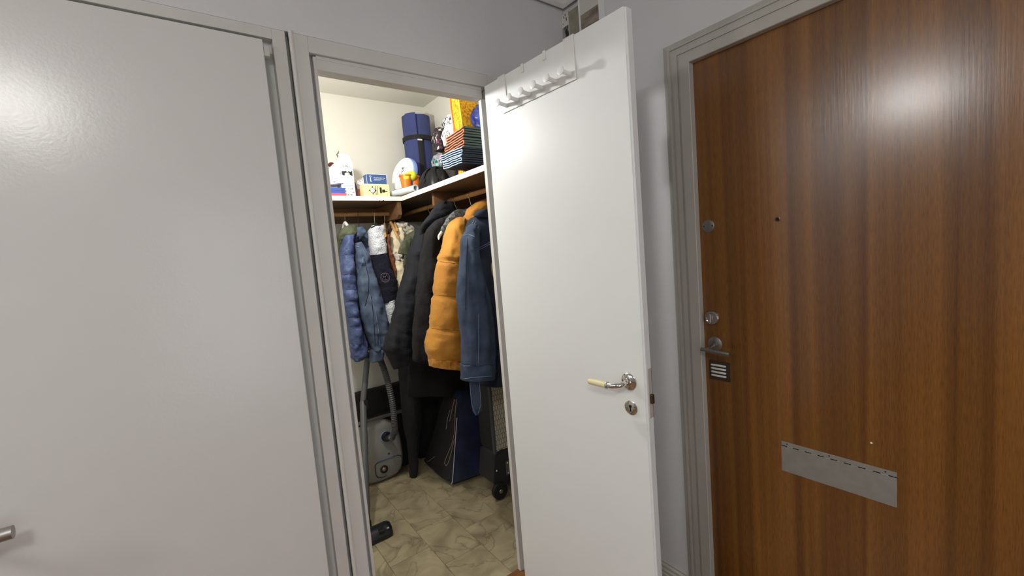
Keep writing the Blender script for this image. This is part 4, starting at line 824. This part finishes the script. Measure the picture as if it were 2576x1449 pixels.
soft('cloth_pile', (1.18, 2.035, SZ), (1.38, 2.135, 1.97), mat('dark_grey_cloth', (50, 46, 44), .9), 9, 'dark grey pile of cloth under the white printed bag', 'cloth', amp=.008)
soft('cushion', (1.22, 2.05, 2.082), (1.40, 2.20, 2.135), cells('black_white_print', (210, 210, 212), [(60, 60, 64), (130, 130, 134), (230, 230, 230)], 75, thr=.50), 3, 'grey and white printed cushion lying on the white cloth bag', 'cushion', amp=.006)
soft('printed_cloth', (1.262, 2.315, SZ), (1.405, 2.465, 1.985), cells('teal_leaf_print', (170, 206, 204), [(56, 120, 112), (110, 170, 164), (214, 130, 160), (40, 90, 84)], 60, thr=.46), 5, 'teal leaf-printed cloth behind the helmet', 'cloth', amp=.012)
# yellow patterned bag
yp = cells('yellow_scroll_print', (240, 182, 34), [(206, 138, 18), (186, 118, 12), (222, 156, 24)], 110, thr=.5)
yg = thing('patterned_bag', 'tall yellow patterned bag standing behind the folded bags', 'bag', (1.22, 1.98, SZ))
bx0, by0 = 1.150, 1.856
def wav(z, s): return .006*math.sin(z*14+s)
bm = B(); loft(bm, [[V((bx0+wav(z, 0), by0+.005+wav(z, 1), z)), V((bx0+.09, by0+wav(z, 2)*1.5, z)), V((bx0+.22, by0+wav(z, 3), z)), V((bx0+.22, by0+.085, z)), V((bx0+.10, by0+.090, z)), V((bx0+wav(z, 0)+.004, by0+.082, z))] for z in [SZ+.62*k/16 for k in range(17)]]); obj('body', bm, yp, yg)
bm = B(); tube(bm, [V((bx0+wav(z, 0)-.001, by0+.004+wav(z, 1), z)) for z in [SZ+.62*k/16 for k in range(17)]], .0035, 8); obj('piping', bm, mat('yellow_piping', (246, 200, 60), .7), yg, True)
bm = B(); tube(bm, [V((bx0+wav(z, 0)+.001, by0+.083, z)) for z in [SZ+.25+.37*k/10 for k in range(11)]], .004, 8); obj('piping', bm, mat('orange_piping', (236, 120, 50), .7), yg, True)
# folded bags: each one a folded sheet with coloured rim
def fold_bag(x0, y0, y1, z0, h, mrim, mbody, label, seed, tilt=0., xlen=.26, turns=2):
    """a shopping bag folded flat: rims show as loops on the left, its long side faces the door"""
    b = thing('folded_bag', label, 'bag', (x0+xlen/2, (y0+y1)/2, z0), 'folded bags on the right shelf')
    n_ = 10; L_ = []
    bm = B(); rings = []
    for i in range(n_+1):
        u = i/n_; yy = y0+(y1-y0)*u
        lift = tilt*(u)+.003*noise.noise(V((yy*30, z0*70, seed)))
        rings.append((yy, lift))
    hh = h/(2*turns)
    for t in range(2*turns):
        zz = z0+hh*(t+.5)
        loft(bm, [[V((x0+.006+.003*noise.noise(V((t, seed, k))), yy, zz+li+dz)) for dz in (-hh*.34, hh*.34)][::1]+[V((x0+xlen, yy, zz+li*.3+dz)) for dz in (hh*.34, -hh*.34)] for k, (yy, li) in enumerate(rings)])
    obj('cloth', bm, mbody, b)
    bm = B(); path = []
    for t in range(2*turns):
        zz = z0+hh*(t+.5); seq = rings if t % 2 == 0 else rings[::-1]
        for yy, li in seq: path.append(V((x0+.002+.004*noise.noise(V((yy*25, t*3., seed))), yy, zz+li)))
    tube(bm, smoothpath(path, 2), .0026, 8); obj('rim', bm, mrim, b, True)
    return b
orim = mat('orange_rim', (250, 134, 96), .7); brim = mat('pale_blue_rim', (168, 190, 222), .7)
gcl = mat('grey_green_cloth', (86, 104, 102), .8, var=.25, vscale=20, vstretch=(1, 1, 4)); ncl = mat('navy_folded_cloth', (46, 58, 76), .8, var=.3, vscale=20, vstretch=(1, 1, 4))
Z = SZ+.032
soft('folded_blanket', (1.20, 1.665, SZ), (1.40, 1.84, Z), mat('dark_navy_cloth', (22, 28, 52), .8), 6, 'dark navy folded cloth under the stack of folded bags', 'cloth', amp=.003)
labs = ['folded navy bag with pale blue rim, lowest in the stack', 'folded navy bag with pale blue rim under the orange-rimmed bags']
for k in range(2): fold_bag(1.012+.012*k, 1.668+.008*k, 1.835+.045*k, Z+.040*k, .039, brim, ncl, labs[k], k, tilt=.006, xlen=.36)
labs = ['folded grey-green bag with orange rim, the lower of the two', 'folded grey-green bag with orange rim, topmost of the stack']
for k in range(2): fold_bag(1.045+.004*k, 1.690, 1.862-.006*k, Z+.081+.048*k, .046, orim, gcl, labs[k], 10+k, tilt=-.010, xlen=.34)
soft('plastic_bag', (1.20, 1.735, Z+.178), (1.38, 1.85, 2.085), mat('royal_blue_plastic', (30, 58, 150), .35, rgb2=(16, 26, 60), vscale=16, bump=.5, bscale=30), 7, 'crumpled royal blue plastic bag on top of the folded bags', 'bag', amp=.018)

# ------------------------------------------------------------------ floor things
vc = thing('vacuum_cleaner', 'silver-grey canister vacuum cleaner standing upright with black hose and wand', 'vacuum', (.80, 2.62, 0))
vm = mat('silver_grey_plastic', (136, 134, 130), .42, var=.04)
vx0, vx1 = .655, .945
rings = []
for yy, sc_, k_ in ((2.668, .90, 0), (2.660, .97, 0), (2.640, 1, 0), (2.605, .985, 0), (2.586, .95, 0), (2.574, .86, 0)):
    cx_, cz_ = .80, .19; ring = []
    for k in range(48):
        a = 2*PI*k/48; ca, sa = math.cos(a), math.sin(a); e = 2/3.6
        wx = .148*(1-.16*(sa if sa > 0 else 0)); X_ = math.copysign(abs(ca)**e, ca)*wx; Z_ = math.copysign(abs(sa)**e, sa)*.185
        ring.append(V((cx_+X_*sc_, yy+.03*(cz_+Z_*sc_-.19), max(.004, cz_+Z_*sc_))))
    rings.append(ring)
bm = B(); loft(bm, rings); vb = obj('body', bm, vm, vc, True)
vtree = bvh(vb)
def onv(p, lift=.0015):
    d = ray(*p).normalized(); h = vtree.ray_cast(CAM, d); return h[0]-d*lift if h[0] is not None else PY(p, 2.58)
lid = [(943, 1171), (951, 1163), (1001, 1145), (1007, 1146), (1011, 1151), (1010, 1176), (1005, 1182), (960, 1202), (951, 1202), (946, 1195)]
bm = B(); q = [onv(p) for p in lid]; q.append(q[0]); tube(bm, q, .0022, 8); obj('lid_groove', bm, 'black', vc, True)
bm = B(); tube(bm, [onv((952, 1162), .003), onv((975, 1154), .003), onv((998, 1146), .003)], .003, 8); obj('lid_trim', bm, mat('blue_trim', (70, 96, 150), .4), vc, True)
c0 = onv((966, 1180), 0); bm = B(); lathe(bm, c0+V((0, .004, 0)), (-.1, -1, .1), [(.024, 0), (.024, .010), (.019, .012), (.018, .006), (.001, .006)], 28); kn = obj('dial', bm, 'black', vc, True)
bm = B(); lathe(bm, c0, (-.1, -1, .1), [(.014, 0), (.013, .008), (.009, .012), (.001, .013)], 22); obj('dial_button', bm, mat('bronze_button', (150, 128, 108), .35, .6), kn, True)
bm = B(); q = onv((976, 1142), .001); tube(bm, [q, onv((980, 1140), .001)], .005, 8); obj('indicator', bm, 'black', vc)
p0 = onv((971, 1098), 0); bm = B(); lathe(bm, p0+V((0, .006, 0)), (0, -1, .1), [(.037, 0), (.037, .010), (.031, .012), (.030, .002), (.001, .002)], 30); pr = obj('hose_port', bm, mat('blue_grey_ring', (120, 140, 176), .35), vc, True)
bm = B(); lathe(bm, p0, (0, -1, .1), [(.029, 0), (.029, .020), (.024, .028), (.001, .028)], 26); obj('hose_socket', bm, 'black', pr, True)
hp = smoothpath([p0+V((.0, -.015, 0)), p0+V((.02, -.05, .0)), PY((985, 1100), 2.49), PY((993, 1085), 2.47), PY((992, 1060), 2.47), PY((988, 1020), 2.48), PY((979, 975), 2.49), PY((968, 935), 2.5), PY((955, 902), 2.5), PY((946, 890), 2.5)], 26)
bm = B(); tube(bm, hp, [.0178+.0022*math.sin(i*PI*.667) for i in range(len(hp))], 14); obj('hose', bm, mat('hose_grey', (84, 84, 86), .32), vc, True)
w0, w1, w2 = PY((924, 900), 2.50), PY((913, 1015), 2.44), V((.545, 2.10, .075))
wm = mat('wand_grey', (92, 92, 92), .4)
bm = B(); tube(bm, [w0, w1], .0165, 14); tube(bm, [w1.lerp(w0, .03), w2], .0185, 14); obj('wand', bm, wm, vc, True)
bm = B(); q = w1; box(bm, q+V((.0, -.026, -.030)), q+V((.022, -.004, .02)), .003); obj('wand_clip', bm, 'black', vc)
bm = B(); tube(bm, smoothpath([w0+V((-.004, .0, -.02)), w0, w0+V((.012, 0, .03)), PY((946, 888), 2.5)]), .017, 12); obj('wand_grip', bm, 'black', vc, True)
bm = B(); rings = []
for x_, s_ in ((.40, .8), (.41, .97), (.50, 1), (.628, 1), (.644, .93), (.652, .72)):
    rings.append([V((x_, 2.075+a*s_, .004+b*(.6+.4*s_))) for a, b in ((-.042, 0), (-.045, .020), (-.030, .042), (.0, .054), (.03, .048), (.045, .03), (.045, 0))])
loft(bm, rings); nzl = obj('nozzle', bm, mat('nozzle_black', (26, 29, 36), .4), vc, True)
bm = B(); box(bm, (.585, 2.030, .042), (.612, 2.062, .056), .003); obj('pedal', bm, 'black', nzl)
bm = B(); box(bm, (.622, 2.036, .046), (.634, 2.042, .0525), .001); obj('reflector', bm, mat('dull_silver', (180, 178, 172), .4), nzl)
bm = B(); tube(bm, [(.545, 2.10, .05), (.545, 2.105, .09)], .024, 14); lathe(bm, (.525, 2.10, .055), (1, 0, 0), [(.022, 0), (.022, .04)], 16); obj('joint', bm, 'black', nzl, True)

sc_ = thing('suitcase', 'black suitcase with a grey metal rim behind the vacuum cleaner', 'suitcase', (.7, 2.74, 0))
bm = B(); box(bm, (.35, 2.700, .004), (1.06, 2.792, .545), .012); obj('shell', bm, mat('suitcase_black', (18, 18, 19), .7, bump=.3, bscale=120), sc_, True)
bm = B(); box(bm, (.36, 2.676, .004), (1.05, 2.698, .400), .004); obj('front_pocket', bm, mat('pocket_black', (24, 24, 25), .75, bump=.3, bscale=120), sc_, True)
bm = B(); box(bm, (.36, 2.664, .366), (1.03, 2.678, .386), .002); obj('rim', bm, mat('grey_rim', (128, 122, 118), .4, .3), sc_)

# navy bag
nb = thing('sports_bag', 'large navy and black bag with white piping standing on the closet floor', 'bag', (1.2, 2.35, 0))
LV = [(1138, 1228, 1068, 1166, 1240, 1190, 2.208, 2.600, 2.18), (1139, 1205, 1072, 1150, 1237, 1165, 2.212, 2.59, 2.20), (1142, 1165, 1082, 1115, 1234, 1120, 2.22, 2.57, 2.22), (1146, 1110, 1096, 1070, 1231, 1065, 2.235, 2.54, 2.24), (1150, 1050, 1110, 1025, 1228, 1010, 2.25, 2.52, 2.27), (1154, 1005, 1124, 990, 1225, 970, 2.27, 2.48, 2.30), (1160, 985, 1140, 975, 1215, 955, 2.30, 2.44, 2.33)]
def bagring(i, e=.012):
    ax_, ay, dx, dy, bx, by, yA, yD, yB = LV[i]
    A_, D_, B_ = PY((ax_, ay), yA), PY((dx, dy), yD), PY((bx, by), yB)
    A_.z = max(A_.z, .030); D_.z = B_.z = A_.z
    C_ = D_+B_-A_; out = []; P = (A_, B_, C_, D_)
    for k_ in range(4):
        a, b = P[k_], P[(k_+1) % 4]; n_ = V(((b-a).y, -(b-a).x, 0)).normalized()
        for k in range(8):
            t = k/8; p = a.lerp(b, t) + n_*e*math.sin(t*PI)
            out.append(p + n_*.008*math.sin(t*PI)*noise.noise(V((p.x*14, p.y*14, p.z*5))))
    return out
bm = B(); loft(bm, [bagring(i) for i in range(7)]); nbd = obj('body', bm, mat('navy_nylon', (30, 40, 72), .6, rgb2=(20, 27, 50), vscale=9, bump=.3, bscale=30), nb, True)
def shrink(r, f, z): 
    c = sum(r, V())/len(r); return [V((c.x+(p.x-c.x)*f, c.y+(p.y-c.y)*f, z)) for p in r]
R0 = bagring(0, .004)
bm = B(); loft(bm, [shrink(R0, .84, .002), shrink(R0, .90, .012), shrink(R0, .92, .029)]); obj('base', bm, 'black', nb)
bm = B()
def lf(i): r = bagring(i); return r[24:]+[r[0]]
loft(bm, [[p+V((-.004, -.001, 0)) for p in lf(i)]+[p+V((.002, .001, 0)) for p in lf(i)[::-1]] for i in range(6)]); sdp = obj('side_panel', bm, mat('black_mesh_cloth', (34, 33, 36), .8, rgb2=(22, 21, 24), vscale=90, bump=.4, bscale=180), nb, True)
pip = mat('pale_piping', (176, 178, 182), .7)
bm = B(); tube(bm, smoothpath([bagring(i)[0]+V((-.004, -.005, 0)) for i in range(5)], 4), .0026, 8); obj('piping', bm, pip, nb, True)
cordm = mat('grey_cord', (136, 128, 120), .8)
def cord(pts, r=.0020):
    q = drape(sdp, pts, .004, 8)
    if len(q) > 2: bm = B(); tube(bm, smoothpath(q, 2), r, 6); obj('cord', bm, cordm, nb, True)
cord([(1146, 994), (1141, 1015), (1135, 1040), (1131, 1060)]); cord([(1132, 1032), (1126, 1052), (1122, 1080)])
cord([(1149, 996), (1145, 1040), (1143, 1090), (1136, 1120), (1122, 1152), (1118, 1166), (1122, 1172), (1128, 1164), (1136, 1136), (1143, 1104)]); cord([(1070, 1164), (1080, 1159), (1094, 1148)])

# trolley with honeycomb panel
tl = thing('shopping_trolley', 'pale honeycomb-patterned shopping trolley on black wheels at the right', 'trolley', (1.3, 1.97, 0))
tx0, tx1, ty = 1.225, 1.415, 1.93
bm = B(); box(bm, (tx0, ty, .255), (tx1, ty+.16, .665), .012); obj('bag', bm, mat('trolley_black', (26, 27, 29), .8), tl, True)
bm = B(); box(bm, (tx0+.002, ty-.0012, .262), (tx1-.002, ty+.004, .658)); obj('front_panel', bm, mat('pale_grey_cloth', (188, 182, 170), .8), tl)
bm = B(); hw, hh_ = .0165, .056
def hexc(cx, cz):
    w_ = hw/2; h_ = hh_/2
    return [V((cx, ty-.0015, cz+h_*.66)), V((cx+w_, ty-.0015, cz+h_*.33)), V((cx+w_, ty-.0015, cz-h_*.33)), V((cx, ty-.0015, cz-h_*.66)), V((cx-w_, ty-.0015, cz-h_*.33)), V((cx-w_, ty-.0015, cz+h_*.33))]
row = 0; zz = .285; seen = set()
while zz < .66:
    xx = tx0+.012+(hw/2 if row % 2 else 0)
    while xx < tx1-.006:
        p = hexc(xx, zz)
        for a, b in zip(p, p[1:]+p[:1]):
            key = tuple(round(c*2000) for c in ((a+b)/2))
            if key in seen: continue
            seen.add(key); d_ = (b-a).normalized(); n_ = V((-d_.z, 0, d_.x))*.0010
            f = [bm.verts.new(v_) for v_ in (a-n_, b-n_, b+n_, a+n_)]; bm.faces.new(f)
        a = p[3]
        xx += hw
    row += 1; zz += hh_*.5
tube(bm, [(tx0+.004, ty-.0015, .262), (tx1, ty-.0015, .262)], .0012, 6)
obj('honeycomb_pattern', bm, 'black', tl)
bm = B(); box(bm, (tx0-.006, ty-.003, .25), (tx0+.008, ty+.02, .665), .003); obj('side_trim', bm, mat('slate_trim', (66, 72, 78), .6), tl)
bm = B(); prism(bm, [(tx0-.035, ty-.012, .10), (tx0-.010, ty-.012, .245), (tx0+.03, ty-.012, .268), (tx1, ty-.012, .24), (tx1, ty-.012, .075), (tx0+.02, ty-.012, .055)], (0, .16, 0), .004); obj('base', bm, mat('charcoal_plastic', (38, 38, 42), .5), tl)
for x_ in (tx0-.005, tx1-.05):
    bm = B(); lathe(bm, (x_, ty-.030, .050), (0, 1, 0), [(.018, 0), (.046, .002), (.048, .014), (.046, .026), (.018, .028)], 30); wl = obj('wheel', bm, 'black', tl, True)
    bm = B(); lathe(bm, (x_, ty-.033, .050), (0, 1, 0), [(.010, 0), (.012, .004)], 16); obj('hub', bm, 'steel', wl, True)
bm = B(); box(bm, (tx0+.050, ty-.017, .115), (tx0+.125, ty-.011, .195), .001); pl = obj('plate', bm, mat('grey_plate', (110, 104, 100), .5, .4), tl)
for z_ in (.127, .185):
    bm = B(); lathe(bm, (tx0+.062, ty-.017, z_), (0, -1, 0), [(.0045, 0), (.003, .002)], 12); obj('rivet', bm, 'white_plastic', pl, True)
bm = B(); lathe(bm, (tx0-.012, ty-.014, .165), (0, -1, 0), [(.005, 0), (.003, .002)], 12); obj('rivet', bm, 'white_plastic', tl, True)
